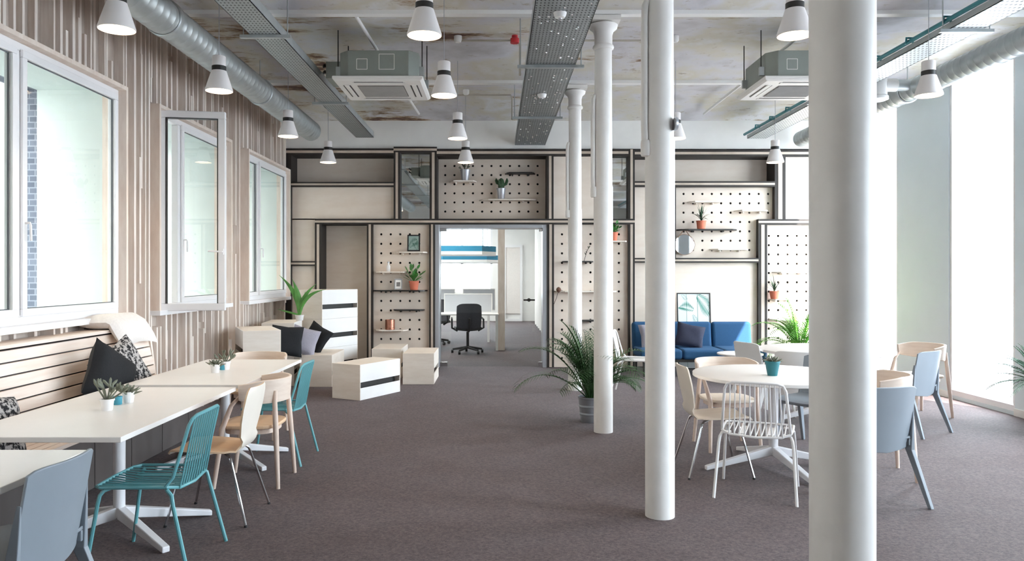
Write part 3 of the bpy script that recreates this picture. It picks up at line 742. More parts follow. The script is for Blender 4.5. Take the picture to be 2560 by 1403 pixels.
def ac(cx, cy, label):
    z = 3.575; t = thing('ac_cassette', label, 'air conditioner', (cx, cy, z), group='ceiling air conditioners')
    a, c = .42, .1
    poly = [(-a + c, -a), (a - c, -a), (a, -a + c), (a, a - c), (a - c, a), (-a + c, a), (-a, a - c), (-a, -a + c)]
    MB().prism(poly, .05, .33).build('casing', m_acgrey, t, bevel=.006, world=False)
    q = .475
    mb = MB(); mb.prism([(-q, -q), (q, -q), (q, q), (-q, q)], .02, .05); mb.hexa([(-q + .03, -q + .03, 0), (q - .03, -q + .03, 0), (q - .03, q - .03, 0), (-q + .03, q - .03, 0), (-q, -q, .02), (q, -q, .02), (q, q, .02), (-q, q, .02)])
    mb.build('fascia', m_acwhite, t, bevel=.008, world=False)
    mb = MB()
    for k in range(14): mb.obox((0, -.22 + .034 * k, -.006), (.48, .016, .012), rx=R(20))
    mb.build('intake_grille', M('ac_grille', 'a8a49f', .5), t, world=False)
    mb = MB(); mb.box(-.25, .25, -.25, .25, -.0015, 0); mb.build('intake', M('ac_intake', '77736e', .7), t, world=False)
    for k in range(4):
        mb = MB(); m4 = Matrix.Rotation(R(90 * k), 4, 'Z')
        mb.box(-.26, .26, -.40, -.385, -.002, .0); mb.box(-.26, .26, -.335, -.32, -.002, .0); mb.xf(m4); mb.build('air_slot', m_blackmetal, t, world=False)
        mb = MB(); mb.box(-.28, .28, -.382, -.338, -.008, 0); mb.xf(m4); mb.build('louvre', m_acwhite, t, world=False)
    for sx in (-1, 1):
        for sy in (-1, 1):
            MB().tube([(sx * .45, sy * .28, .1), (sx * .45, sy * .28, ZC + .08 - z)], .006, 6).build('hanger_rod', m_blackmetal, t, world=False)
            MB().box(min(sx * .42, sx * .47), max(sx * .42, sx * .47), sy * .28 - .02, sy * .28 + .02, .1, .19).build('bracket', m_galv, t, world=False)
    for (x0, w_, lx) in ((-.17, .055, 0), (.09, .08, 0)):
        mb = MB()
        for s_ in (-1, 1): mb.box(x0 + s_ * w_ - .003, x0 + s_ * w_ + .003, -a - .002, -a, .13, .13 + w_ * 2); 
        mb.box(x0 - w_, x0 + w_, -a - .002, -a, .127, .133); mb.box(x0 - w_, x0 + w_, -a - .002, -a, .127 + 2 * w_, .133 + 2 * w_)
        mb.build('knockout_mark', m_acwhite, t, world=False)
    return t
a1 = ac(-1.25, 8.42, 'ceiling air conditioner left of the middle pendant row')
MB().box(-.62, -.42, -.1, .3, .12, .30).build('drain_box', m_acgrey, a1, world=False)
for q in (.20, .27): MB().tube([(-.6, .0, q), (-.66, .02, q + .02), (-.685, .1, q + .03)], .018, 8).build('refrigerant_pipe', m_blackmetal, a1, smooth=True, world=False)
ac(3.28, 8.42, 'ceiling air conditioner at right, partly behind the nearest column')
def pipe(pts, r, mat, name, label, cat, group=None): return tag(MB().tube(pts, r, 10).build(name, mat, smooth=True), label, cat, group)
for x, x2, ya, yb, l in ((-1.38, -1.33, 7.45, 10.1, 'white tie rod passing above the left air conditioner'), (-1.30, -1.24, 10.1, 12.1, 'white tie rod beyond the left air conditioner'), (3.26, 3.3, 10.1, 12.1, 'white tie rod beyond the right air conditioner'), (3.22, 3.26, 7.45, 10.0, 'white tie rod above the right air conditioner')):
    pipe([(x, ya, ZC + .0), (x2, yb, ZC + .02)], .018, m_white, 'tie_rod', l, 'rod', 'iron tie rods')
pipe([(wx(1150, 8.5), 8.5, 4.16), (.24, 8.5, 4.16), (.26, 8.5, 4.1), (.26, 8.55, 3.78)], .012, m_conduit, 'conduit', 'thin conduit running from the red alarm along ceiling to the tray', 'conduit')
pipe([(-1.0, 11.0, 4.14), (.2, 11.0, 4.14), (.22, 11.0, 4.1), (.22, 11, 3.78)], .012, m_conduit, 'conduit', 'thin conduit on the ceiling close to the back wall', 'conduit')
pipe([(.85, 8.5, 4.16), (1.95, 8.5, 4.16)], .012, m_conduit, 'conduit', 'thin conduit on the ceiling behind the columns', 'conduit')
yr = 8.5
t = thing('fire_alarm', 'small red fire alarm sounder on the ceiling', 'alarm', (wx(1287, yr), yr, wz(108, yr)))
MB().lathe([(.05, 0), (.05, .05), (.03, .06)], 16).build('sounder', m_red, t, smooth=True, world=False); MB().lathe([(.035, .06), (.035, .09)], 12).build('mount', m_red, t, smooth=True, world=False)
for px, py, yy, l in ((1145, 103, 8.5, 'small white sensor on the conduit near the red alarm'), (1165, 216, 10.9, 'small white sensor on the ceiling above the second middle pendant'), (1687, 100, 8.5, 'white ceiling rose above the pendant behind the second column')):
    tag(MB().lathe([(.03, -.07), (.045, -.05), (.045, 0)], 16, (wx(px, yy), yy, ZC + .13 if yy < 9 else ZC + .11)).build('ceiling_sensor', m_white, smooth=True), l, 'sensor')
for px, py, l in ((1400, 32, 'white smoke detector under the middle tray, nearest one'), (1355, 236, 'white smoke detector under the middle tray, farther one')):
    Y = 2.13 * F / (VY - py)
    t = thing('smoke_detector', l, 'smoke detector', (wx(px, Y), Y, 3.68)); MB().lathe([(.02, -.045), (.04, -.04), (.05, -.02), (.055, 0)], 20).build('body', m_white, t, smooth=True, world=False); MB().lathe([(.012, -.052), (.016, -.045)], 10).build('sensor_tip', m_alu, t, smooth=True, world=False)

# pendants
def pendant(loc, label):
    t = thing('pendant_lamp', label, 'pendant lamp', loc, 0, 'white cone pendant lamps')
    MB().lathe([(.118, .0), (.122, .003), (.122, .012), (.066, .185), (.060, .185), (.114, .012), (.118, .0)], 40, cap=False).build('shade', m_shade, t, smooth=True, world=False)
    MB().lathe([(.063, .185), (.063, .228)], 32).build('black_band', m_blackmetal, t, smooth=True, world=False)['label'] = 'black band around the lamp neck'
    MB().lathe([(.060, .228), (.060, .315), (.056, .32)], 32).build('lamp_housing', m_shade, t, smooth=True, world=False)
    MB().lathe([(.10, .02), (.106, .024)], 32).build('diffuser', m_bulb, t, smooth=True, world=False)
    MB().tube([(0, 0, .32), (0, 0, ZC + .16 - loc[2])], .0035, 6).build('cord', m_alu, t, world=False)
    return t
ZP = 3.22
pts = [(-2.60, 5.2), (-2.54, 6.95), (-2.54, 9.25), (-2.53, 11.4), (-.508, 5.33), (-.495, 7.13), (-.484, 9.39), (-.468, 11.41), (2.09, 5.33), (2.21, 9.39), (4.0, 7.04, 3.20), (4.0, 10.92, 3.15)]
labs = ['pendant lamp at top left, largest beside the slatted wall', 'second pendant along the left row in front of the duct', 'third pendant along the left row near the duct end', 'smallest pendant of the left row, in front of the top left panel',
 'largest pendant of the middle row at top of photo', 'second pendant of the middle row beside the left air conditioner', 'third pendant of the middle row below the ceiling edge', 'farthest pendant of the middle row in front of the upper pegboard',
 'large pendant half hidden by the nearest column', 'pendant peeking out behind the second column', 'pendant at right beneath the pale tray, near the right duct', 'small pendant at right in front of the thick dark upright']
p0 = None
for (x, y, *zz), l in zip(pts, labs):
    zp = zz[0] if zz else ZP
    p0 = pendant((x, y, zp), l) if p0 is None else p0
    if l != labs[0]: dup(p0, (x, y, zp), 0, l)
    ld = bpy.data.lights.new('pendant_light', 'SPOT'); ld.energy = 36; ld.spot_size = R(110); ld.spot_blend = .6; ld.shadow_soft_size = .09; ld.color = (1, .82, .62)
    lo = bpy.data.objects.new('pendant_light', ld); C.objects.link(lo); lo.location = (x, y, zp + .005)

# ------------------------------------------------------------------ furniture
def bar(mb, p, q, w0, w1, h0, h1):
    p, q = Vector(p), Vector(q); d = (q - p); s_ = Vector((-d.y, d.x, 0)).normalized()
    mb.hexa([p - s_ * w0 / 2 - Vector((0, 0, h0)), p + s_ * w0 / 2 - Vector((0, 0, h0)), q + s_ * w1 / 2 - Vector((0, 0, h1)), q - s_ * w1 / 2 - Vector((0, 0, h1)),
             p - s_ * w0 / 2, p + s_ * w0 / 2, q + s_ * w1 / 2, q - s_ * w1 / 2])
def long_table(x0, x1, y0, y1, label, hub):
    t = thing('dining_table', label, 'table', ((x0 + x1) / 2, (y0 + y1) / 2, 0), group='long white tables')
    MB().box(x0, x1, y0, y1, .712, .74).build('tabletop', m_table, t, bevel=.003)
    hx, hy = hub
    MB().lathe([(.11, .70), (.11, .711), (.035, .69), (.033, .16), (.04, .10)], 24, (hx, hy, 0)).build('pedestal', m_tmetal, t, smooth=True)
    for a in (38, 142, 218, 322):
        mb = MB(); ca, sa = math.cos(R(a)), math.sin(R(a)); bar(mb, (hx + .02 * ca, hy + .02 * sa, .16), (hx + .54 * ca, hy + .54 * sa, .035), .05, .045, .07, .033); mb.build('foot', m_tmetal, t, bevel=.006)
    return t
long_table(-2.75, -1.88, 1.8, 3.5, 'nearest white table, only its corner visible at lower left', (-2.25, 2.7))
long_table(-2.76, -1.865, 3.77, 5.44, 'middle white table with three small pots, beside the bench', (-2.26, 4.55))
long_table(-2.74, -1.85, 5.55, 7.2, 'farther white table closer to the wooden crates', (-2.25, 6.3))
def round_table(x, y, r, z, label):
    t = thing('round_table', label, 'round table', (x, y, 0))
    MB().lathe([(r - .01, z - .03), (r, z - .025), (r, z - .003), (r - .004, z)], 64).build('tabletop', m_table, t, smooth=True, world=False)
    MB().lathe([(.13, z - .045), (.13, z - .03), (.04, z - .06), (.036, .18), (.045, .12)], 24).build('pedestal', m_tmetal, t, smooth=True, world=False)
    for a in (190, 280, 10, 100):
        mb = MB(); ca, sa = math.cos(R(a)), math.sin(R(a)); bar(mb, (.02 * ca, .02 * sa, .17), (.58 * ca, .58 * sa, .035), .05, .045, .07, .033); mb.build('foot', m_tmetal, t, bevel=.006, world=False)
    return t
round_table(2.22, 6.10, .63, .75, 'white round table with teal pot, behind the second column')
round_table(3.50, 8.1, .68, .75, 'farther white round table near the windows, mostly behind nearest column')
t = thing('coffee_table', 'low white round coffee table in front of the navy sofa', 'coffee table', (wx(1850, 10.9), 10.9, 0))
MB().lathe([(.31, .39), (.32, .395), (.32, .412), (.315, .415)], 40).build('tabletop', m_table, t, smooth=True, world=False)
for a in (90, 210, 330): MB().tube([(.16 * math.cos(R(a)), .16 * math.sin(R(a)), .39), (.26 * math.cos(R(a)), .26 * math.sin(R(a)), 0)], .012, 8).build('leg', m_wire, t, smooth=True, world=False)

# chairs (local: seat faces +Y)
def plastic_chair(label, mat, name='plastic_chair', group='grey plastic chairs'):
    t = thing(name, label, 'chair', group=group)
    k = dict(smooth=True, world=False)
    MB().sheet(lambda u, v: ((2 * u - 1) * .218, -.20 - .075 * v + .05 * (2 * u - 1) ** 2, .385 + .425 * v - .02 * abs(2 * u - 1) ** 8 * v - .02 * (1 - v) * (1 - abs(2 * u - 1))), 14, 10, .014).build('backrest', mat, t, bevel=.004, **k)
    MB().sheet(lambda u, v: ((2 * u - 1) * (.215 + .01 * v), -.19 + .41 * v, .445 + .012 * (2 * u - 1) ** 2 - .025 * max(0, v - .85) / .15), 12, 10, .016).build('seat', mat, t, bevel=.004, **k)
    mb = MB()
    for sx in (-1, 1): mb.box(sx * .21 - .012, sx * .21 + .012, -.19, .2, .40, .448)
    mb.box(-.21, .21, .175, .2, .40, .44); mb.build('seat_rim', mat, t, world=False, bevel=.004)
    for sx in (-1, 1):
        mb = MB(); P = [(.68, -.198, .018, .008, .219), (.50, -.178, .046, .02, .222), (.37, -.168, .056, .03, .226), (.0, -.30, .03, .026, .268)]
        for (z0, y0, dy0, dx0, x0), (z1, y1, dy1, dx1, x1) in zip(P, P[1:]):
            mb.hexa([(sx * x1 - dx1 / 2, y1 - dy1 / 2, z1), (sx * x1 + dx1 / 2, y1 - dy1 / 2, z1), (sx * x1 + dx1 / 2, y1 + dy1 / 2, z1), (sx * x1 - dx1 / 2, y1 + dy1 / 2, z1),
                     (sx * x0 - dx0 / 2, y0 - dy0 / 2, z0), (sx * x0 + dx0 / 2, y0 - dy0 / 2, z0), (sx * x0 + dx0 / 2, y0 + dy0 / 2, z0), (sx * x0 - dx0 / 2, y0 + dy0 / 2, z0)])
        bmesh.ops.remove_doubles(mb.bm, verts=mb.bm.verts[:], dist=.0005); mb.build('leg', mat, t, bevel=.005, world=False)
        mb = MB(); mb.hexa([(sx * .235 - .012, .225 - .012, 0), (sx * .235 + .012, .225 - .012, 0), (sx * .235 + .012, .225 + .012, 0), (sx * .235 - .012, .225 + .012, 0),
                            (sx * .205 - .017, .18 - .02, .42), (sx * .205 + .017, .18 - .02, .42), (sx * .205 + .017, .18 + .02, .42), (sx * .205 - .017, .18 + .02, .42)]); mb.build('leg', mat, t, bevel=.005, world=False)
    return t
def wire_chair(label, mat, group, nr=11):
    t = thing('wire_chair', label, 'chair', group=group); k = dict(smooth=True, world=False)
    MB().tube([(-.20, .215, .447), (0, .225, .447), (.20, .215, .447), (.235, .18, .45), (.235, 0, .45), (.225, -.16, .45), (.17, -.205, .435), (0, -.215, .425), (-.17, -.205, .435), (-.225, -.16, .45), (-.235, 0, .45), (-.235, .18, .45)], .009, 8, closed=True).build('seat_frame', mat, t, **k)
    MB().tube([(-.225, -.15, .45), (-.222, -.19, .50), (-.212, -.225, .62), (-.198, -.262, .76), (-.18, -.275, .795), (-.145, -.283, .808), (0, -.288, .81), (.145, -.283, .808), (.18, -.275, .795), (.198, -.262, .76), (.212, -.225, .62), (.222, -.19, .50), (.225, -.15, .45)], .0095, 8).build('back_frame', mat, t, **k)
    mb = MB(); mb2 = MB()
    for i in range(nr):
        u = (2 * (i + .5) / nr - 1); x = u * .195; d = .018 * (1 - u * u)
        mb.tube([(x * 1.05, .218, .447), (x * 1.05, .10, .447 - d), (x * 1.05, -.08, .443 - d), (x, -.205 + .006 * abs(u), .432)], .0048, 6)
        mb2.tube([(x, -.207, .432), (x * .97, -.222, .50), (x * .93, -.25, .65), (x * .90, -.283, .805)], .0048, 6)
    mb.build('seat_rods', mat, t, **k); mb2.build('back_rods', mat, t, **k)
    for sx in (-1, 1):
        MB().tube([(sx * .17, -.13, .437), (sx * .228, -.165, .432), (sx * .238, -.19, .41), (sx * .245, -.20, .36), (sx * .268, -.29, .0)], .0105, 8).build('leg', mat, t, **k)
        MB().tube([(sx * .17, .14, .437), (sx * .225, .165, .432), (sx * .235, .18, .41), (sx * .24, .19, .36), (sx * .262, .245, .0)], .0105, 8).build('leg', mat, t, **k)
        MB().box(sx * .1 - .02, sx * .1 + .02, -.14, .15, .425, .433).build('seat_brace', m_wire if mat == m_wire else mat, t, world=False)
    return t
def shell_chair(label, m_in=None):
    m_in = m_in or m_shellin
    t = thing('shell_chair', label, 'chair', group='plywood shell chairs'); k = dict(smooth=True, world=False)
    prof = [(.235, .425, .17), (.215, .448, .19), (.12, .452, .212), (0, .443, .215), (-.12, .437, .195), (-.18, .444, .165), (-.205, .475, .142), (-.222, .53, .148), (-.238, .62, .182), (-.256, .71, .196), (-.272, .79, .185), (-.277, .82, .170), (-.280, .838, .14)]
    def fn(u, v):
        f = v * (len(prof) - 1); i = min(int(f), len(prof) - 2); q = f - i; a = [prof[i][j] * (1 - q) + prof[i + 1][j] * q for j in range(3)]; s_ = 2 * u - 1
        cup = .02 * s_ * s_
        return (s_ * a[2], a[0] + (cup if v > .55 else 0), a[1] + (cup * .4 if v < .4 else 0))
    MB().sheet(fn, 10, 24, .011, 1, 0).build('shell', [m_in, m_shellout], t, **k)
    MB().sheet(lambda u, v: ((2 * u - 1) * .12, .13 - .24 * v, .431), 2, 2, .012).build('seat_plate', m_blackmetal, t, world=False)
    for sx in (-1, 1):
        for sy in (-1, 1):
            lg = MB().tube([(sx * .06, sy * .05, .422), (sx * .15, sy * .12 - .01, .418), (sx * .17, sy * .14 - .01, .40), (sx * .18, sy * .15 - .01, .37), (sx * .235, sy * .245 - .02, .012)], .0085, 8).build('leg', m_chrome, t, **k)
            MB().tube([(sx * .235, sy * .245 - .02, .014), (sx * .2365, sy * .247 - .02, 0)], .0105, 8).build('leg_cap', m_black, lg, **k)
    return t
def wood_armchair(label, m_in=None):
    m_in = m_in or m_shellin
    t = thing('wood_armchair', label, 'chair', group='wooden armchairs with curved back'); k = dict(smooth=True, world=False)
    mb = MB(); n_ = 28; poly = []
    for i in range(n_):
        a = 2 * math.pi * i / n_; c, s_ = math.cos(a), math.sin(a); poly.append((.225 * math.copysign(abs(c) ** .6, c), .215 * math.copysign(abs(s_) ** .6, s_)))
    mb.prism(poly, .425, .452); mb.build('seat', m_in, t, bevel=.008, world=False)
    mb = MB().prism([(x * .86, y * .86) for x, y in poly], .385, .424); mb.build('seat_rail', m_armwood, t, world=False)
    def fn(u, v):
        a = R(180 - 6 + 192 * u); e = abs(2 * u - 1)
        hgt = .085 * (1 - .35 * max(0, e - .6) / .4)
        return ((.262 + .012 * v) * math.cos(a), (.262 + .012 * v) * math.sin(a) * .96 - .0, .698 - hgt + 2 * hgt * v)
    MB().sheet(fn, 30, 5, .02, 0, 0).build('curved_back', m_armback, t, bevel=.004, **k)
    for sx in (-1, 1):
        MB().tube([(sx * .172, -.210, .70), (sx * .178, -.207, .62), (sx * .195, -.22, .40), (sx * .225, -.245, 0)], [.012, .018, .021, .014], 12).build('leg', m_armwood, t, **k)
        MB().tube([(sx * .243, .02, .675), (sx * .235, .09, .60), (sx * .205, .165, .43), (sx * .225, .22, 0)], [.010, .016, .021, .014], 12).build('leg', m_armwood, t, **k)
    return t
def put(t, x, y, d): t.location = (x, y, 0); t.rotation_euler = (0, 0, face_rz(*d))
def cp(t, x, y, d, label): return dup(t, (x, y, 0), face_rz(*d), label)

g0 = plastic_chair('grey plastic chair pushed under the nearest table at lower left', m_grey); put(g0, -1.98, 3.07, (-1, .03))
cp(g0, 2.52, 5.22, (-.28, .95), 'grey plastic chair immediately right of the nearest column')
cp(g0, 4.05, 7.52, (-.55, .83), 'grey plastic chair by the right windows, back turned to the viewer')
cp(g0, 2.80, 6.72, (-.7, -.55), 'grey plastic chair behind the round table, facing the viewer')
w0 = plastic_chair('white plastic chair left of the farther round table', m_whiteplastic, 'plastic_chair', 'white plastic chairs'); put(w0, 2.93, 8.35, (.9, .3))
cp(w0, 3.0, 7.45, (.5, .8), 'white plastic chair on the near side of the farther round table')
t0 = wire_chair('teal wire chair at the middle table', m_teal, 'teal wire chairs'); put(t0, -1.86, 4.14, (-1, .0))
cp(t0, -1.86, 6.38, (-1, .02), 'teal wire chair at the far table next to the crates')
ww = wire_chair('white wire chair in front of the round table', m_wire, 'white wire chairs'); put(ww, 1.86, 5.42, (.38, .90))
cp(ww, wx(1588, 9.85), 9.85, (1, -.3), 'white wire chair half hidden between second and third columns')
s0 = shell_chair('pale shell chair with chrome legs between the teal chair and wooden armchair'); put(s0, -1.80, 4.88, (-1, .0))
s1 = shell_chair('pale shell chair with chrome legs on the left side of the round table', m_shellpale); put(s1, 1.71, 5.96, (1, .02))
a0 = wood_armchair('wooden armchair in the middle of the left row of chairs'); put(a0, -1.82, 5.70, (-1, 0))
cp(a0, -2.3, 7.28, (0, -1), 'wooden armchair at the far end of the left tables')
a1_ = wood_armchair('wooden armchair on the far side of the round table', m_shellpale); put(a1_, 2.06, 6.80, (.05, -1))
cp(a1_, 2.92, 5.90, (-1, .2), 'wooden armchair right of the round table, mostly behind nearest column')
cp(a1_, 4.62, 8.35, (-1, -.2), 'wooden armchair by the window behind the grey plastic chair')

# bench
t = thing('slatted_bench', 'long pale slatted bench with high back under the left window', 'bench', (-3.1, 4.5, 0))
mb = MB(); mbk = MB()
def bx(z): return -3.10 - .15 * (z - .46) / .6
nP = 7; z = .47; ph = .083
for i in range(nP):
    a, b = z, z + ph - .010
    mb.hexa([(bx(a) - .02, 1.6, a), (bx(a), 1.6, a), (bx(a), 7.02, a), (bx(a) - .02, 7.02, a), (bx(b) - .02, 1.6, b), (bx(b), 1.6, b), (bx(b), 7.02, b), (bx(b) - .02, 7.02, b)]); z += ph
mb.build('backrest', m_bench, t, bevel=.003)
mbk.hexa([(-3.47, 1.6, .1), (-3.13, 1.6, .1), (-3.13, 7.0, .1), (-3.47, 7.0, .1), (-3.47, 1.6, 1.04), (-3.278, 1.6, 1.04), (-3.278, 7.0, 1.04), (-3.47, 7.0, 1.04)]); mbk.build('back_core', m_benchdark, t)
MB().box(-3.47, -3.235, 1.6, 7.03, 1.055, 1.08).build('top_ledge', m_bench, t, bevel=.003)
mb = MB()
for i in range(5): mb.box(-3.12 + .073 * i + .0, -3.12 + .073 * i + .064, 1.6, 7.3, .43, .455)
mb.build('seat', m_bench, t, bevel=.003)
mb = MB()
yy = 1.6
while yy < 7.25: mb.box(-2.90, -2.88, yy, min(yy + .54, 7.28), .02, .428); yy += .55
mb.build('front_panel', m_benchdark, t)
mb = MB(); mb.hexa([(-3.47, 7.03, 0), (-3.08, 7.03, 0), (-3.08, 7.06, 0), (-3.47, 7.06, 0), (-3.47, 7.03, 1.08), (-3.225, 7.03, 1.08), (-3.225, 7.06, 1.08), (-3.47, 7.06, 1.08)]); mb.build('end_panel', m_bench, t)

# cushions
def pillow_mesh(wd, ht, th, seed=0):
    mb = MB(); n_ = 14; rr = random.Random(seed); ph = rr.uniform(0, 6)
    def sh(i, j, sgn):
        u, v = 2 * i / n_ - 1, 2 * j / n_ - 1
        e = ((1 - u ** 4) * (1 - v ** 4)) ** .5
        k = 1 - .09 * (1 - abs(u)) * abs(v) ** 3; kk = 1 - .09 * (1 - abs(v)) * abs(u) ** 3
        wr = .06 * math.sin(5 * u + ph) * math.sin(4 * v + ph) * e
        return (u * wd / 2 * kk, sgn * th / 2 * (e + wr) , v * ht / 2 * k)
    G = {}
    for s_ in (1, -1):
        for i in range(n_ + 1):
            for j in range(n_ + 1):
                if i in (0, n_) or j in (0, n_):
                    G[(s_, i, j)] = G.get((-s_, i, j)) or mb.bm.verts.new(sh(i, j, 0))
                else: G[(s_, i, j)] = mb.bm.verts.new(sh(i, j, s_))
        for i in range(n_):
            for j in range(n_): mb.face([G[(s_, i, j)], G[(s_, i + 1, j)], G[(s_, i + 1, j + 1)], G[(s_, i, j + 1)]])
    return mb
def cushion(loc, size, rot, mat, label, th=.15, seed=1, group='loose cushions', bend=0):
    mb = pillow_mesh(size[0], size[1], th, seed)
    for v in mb.bm.verts: v.co.y -= bend * (v.co.x - .05) ** 2; v.co.y -= bend * .8 * max(0, -v.co.z) ** 2 * 2
    m = Matrix.Rotation(rot[2], 4, 'Z') @ Matrix.Rotation(rot[1], 4, 'Y') @ Matrix.Rotation(rot[0], 4, 'X')
    mb.xf(Matrix.Translation(loc) @ m); return tag(mb.build('cushion', mat, smooth=True), label, 'cushion', group)
cushion((-2.91, 5.72, .765), (.46, .46), (R(-14), R(33), R(72)), m_blackcloth, 'black cushion standing on the bench', .16, 2)
cushion((-2.99, 6.08, .74), (.50, .50), (R(-16), R(-24), R(80)), m_pattern, 'black and white patterned cushion next to the black one on the bench', .16, 4)
mb = pillow_mesh(.66, .52, .13, 5)
for v in mb.bm.verts:                       # folded over the top edge of the bench back
    y_, up_, x_ = v.co.x, v.co.y, v.co.z
    if x_ > .02: q = x_ - .02; X_, Z_ = .02 + q * .42 + up_ * .8, up_ * .45 - q * .86
    else: X_, Z_ = x_, up_ - .12 * x_ * x_
    v.co = Vector((X_, y_ + .25 * max(0, x_), Z_ - .5 * max(0, y_ - .12) ** 2))
mb.xf(Matrix.Translation((-3.24, 6.60, 1.145)))
tag(mb.build('cushion', m_whitecloth, smooth=True), 'white cushion draped over the top of the bench back', 'cushion', 'loose cushions')
cushion((-2.95, 4.42, .63), (.46, .44), (R(-20), R(10), R(80)), m_pattern, 'patterned cushion at the left edge of the photo', .16, 6)

# crates
def crate(c, rz, z, label, slot=True, white=True, L=.83, W=.44, hgt=.437):
    """c: near corner on the floor; long side leaves it at angle rz, short side at rz+90"""
    t = thing('wooden_crate', label, 'crate', (c[0], c[1], z), rz, 'pale plywood crates')
    h = hgt - .002; s = .012; gap = .07
    for x in (0, L - s): MB().box(x, x + s, 0, W, 0, h).build('end_board', m_plybox, t, world=False, bevel=.002)
    for y in (.001, W - s - .001):
        for z0, z1 in ((0, h / 2 - gap), (h / 2, h)): MB().box(s, L - s, y, y + s, z0, z1).build('side_board', m_cratewhite if white else m_plybox, t, world=False, bevel=.002)
    MB().box(s, L - s, s + .002, W - s - .002, h - s, h).build('top_board', m_plybox, t, world=False)
    MB().box(s + .02, L - s - .02, s + .06, W - s - .06, .01, h - s - .01).build('slot_shade', m_blackmetal, t, world=False)  # black block stands in for the shade behind the slots
    return t
A = math.atan2(.73, .40)
crate((-1.672, 9.29), A, 0, 'front pale crate lying on the carpet, dark slot facing the viewer')
crate((-.88, 10.66), R(90), 0, 'crate standing left of the glass door, end board facing the viewer', white=False)
crate((-1.42, 11.3), R(90), 0, 'crate behind the front crates, only its top visible under the pegboard', white=False)
for k in range(3): crate((-2.60, 11.30), A, .437 * k, ['bottom crate of the tall stack of three', 'middle crate of the tall stack of three', 'top crate of the tall stack of three, in front of doorway recess'][k])
crate((-2.26, 10.42), R(90), 0, 'crate with cushions on it, left of the front crate', white=False)
for k in range(2): crate((-2.61, 9.19), R(115), .437 * k, ['lower crate of the stack behind the far table', 'upper crate of the stack behind the far table'][k])
for k in range(2): crate((-2.80, 10.50), R(97), .437 * k, ['lower crate of the pair beneath the agave', 'upper crate of the pair beneath the agave'][k])
cushion((wx(716, 10.25), 10.28, .64), (.42, .42), (R(-12), R(6), R(20)), m_blackcloth, 'black cushion standing behind the upper crate edge, left of the lavender one', .13, 7)
cushion((wx(757, 10.50), 10.52, .625), (.40, .40), (R(-22), R(18), R(15)), m_greycloth, 'lavender grey cushion leaning on the crate stack', .14, 8)
cushion((wx(786, 10.75), 10.86, .635), (.38, .38), (R(-20), R(28), R(-20)), m_blackcloth, 'black cushion leaning right of the lavender cushion', .13, 9)

# sofa
sx0, sx1, sy = 2.16, 4.06, 12.42
t = thing('sofa', 'navy blue three seat sofa against the back wall', 'sofa', ((sx0 + sx1) / 2, 11.9, 0))
wd = (sx1 - sx0) / 3
for k in range(3):
    x = sx0 + wd * (k + .5)
    mb = MB(); mb.obox((x, 11.74, .335), (wd - .006, .70, .15)); mb.build('seat_cushion', m_navy, t, bevel=.045, seg=4)
    mb = MB(); mb.obox((x, 12.16, .555), (wd - .006, .15, .46), rx=R(-10)); mb.build('back_cushion', m_navy, t, bevel=.05, seg=4)
MB().box(sx0 + .03, sx1 - .03, 11.44, 12.15, .22, .262).build('sofa_frame', m_blackmetal, t)
for x in (sx0 + .06, sx1 - .06):
    for y in (11.46, 12.1): MB().tube([(x, y, .22), (x, y - (.03 if y < 12 else 0), 0)], [.022, .014], 10).build('leg', m_blackmetal, t, smooth=True)
cushion((wx(1725, 11.85), 11.86, .58), (.44, .40), (R(-24), R(12), R(-8)), m_navyd, 'dark navy cushion on the middle of the sofa', .16, 11)
cushion((wx(1640, 11.85), 11.90, .59), (.50, .38), (R(-22), R(-4), R(5)), m_greycloth, 'grey cushion on the sofa behind the second column', .15, 12)

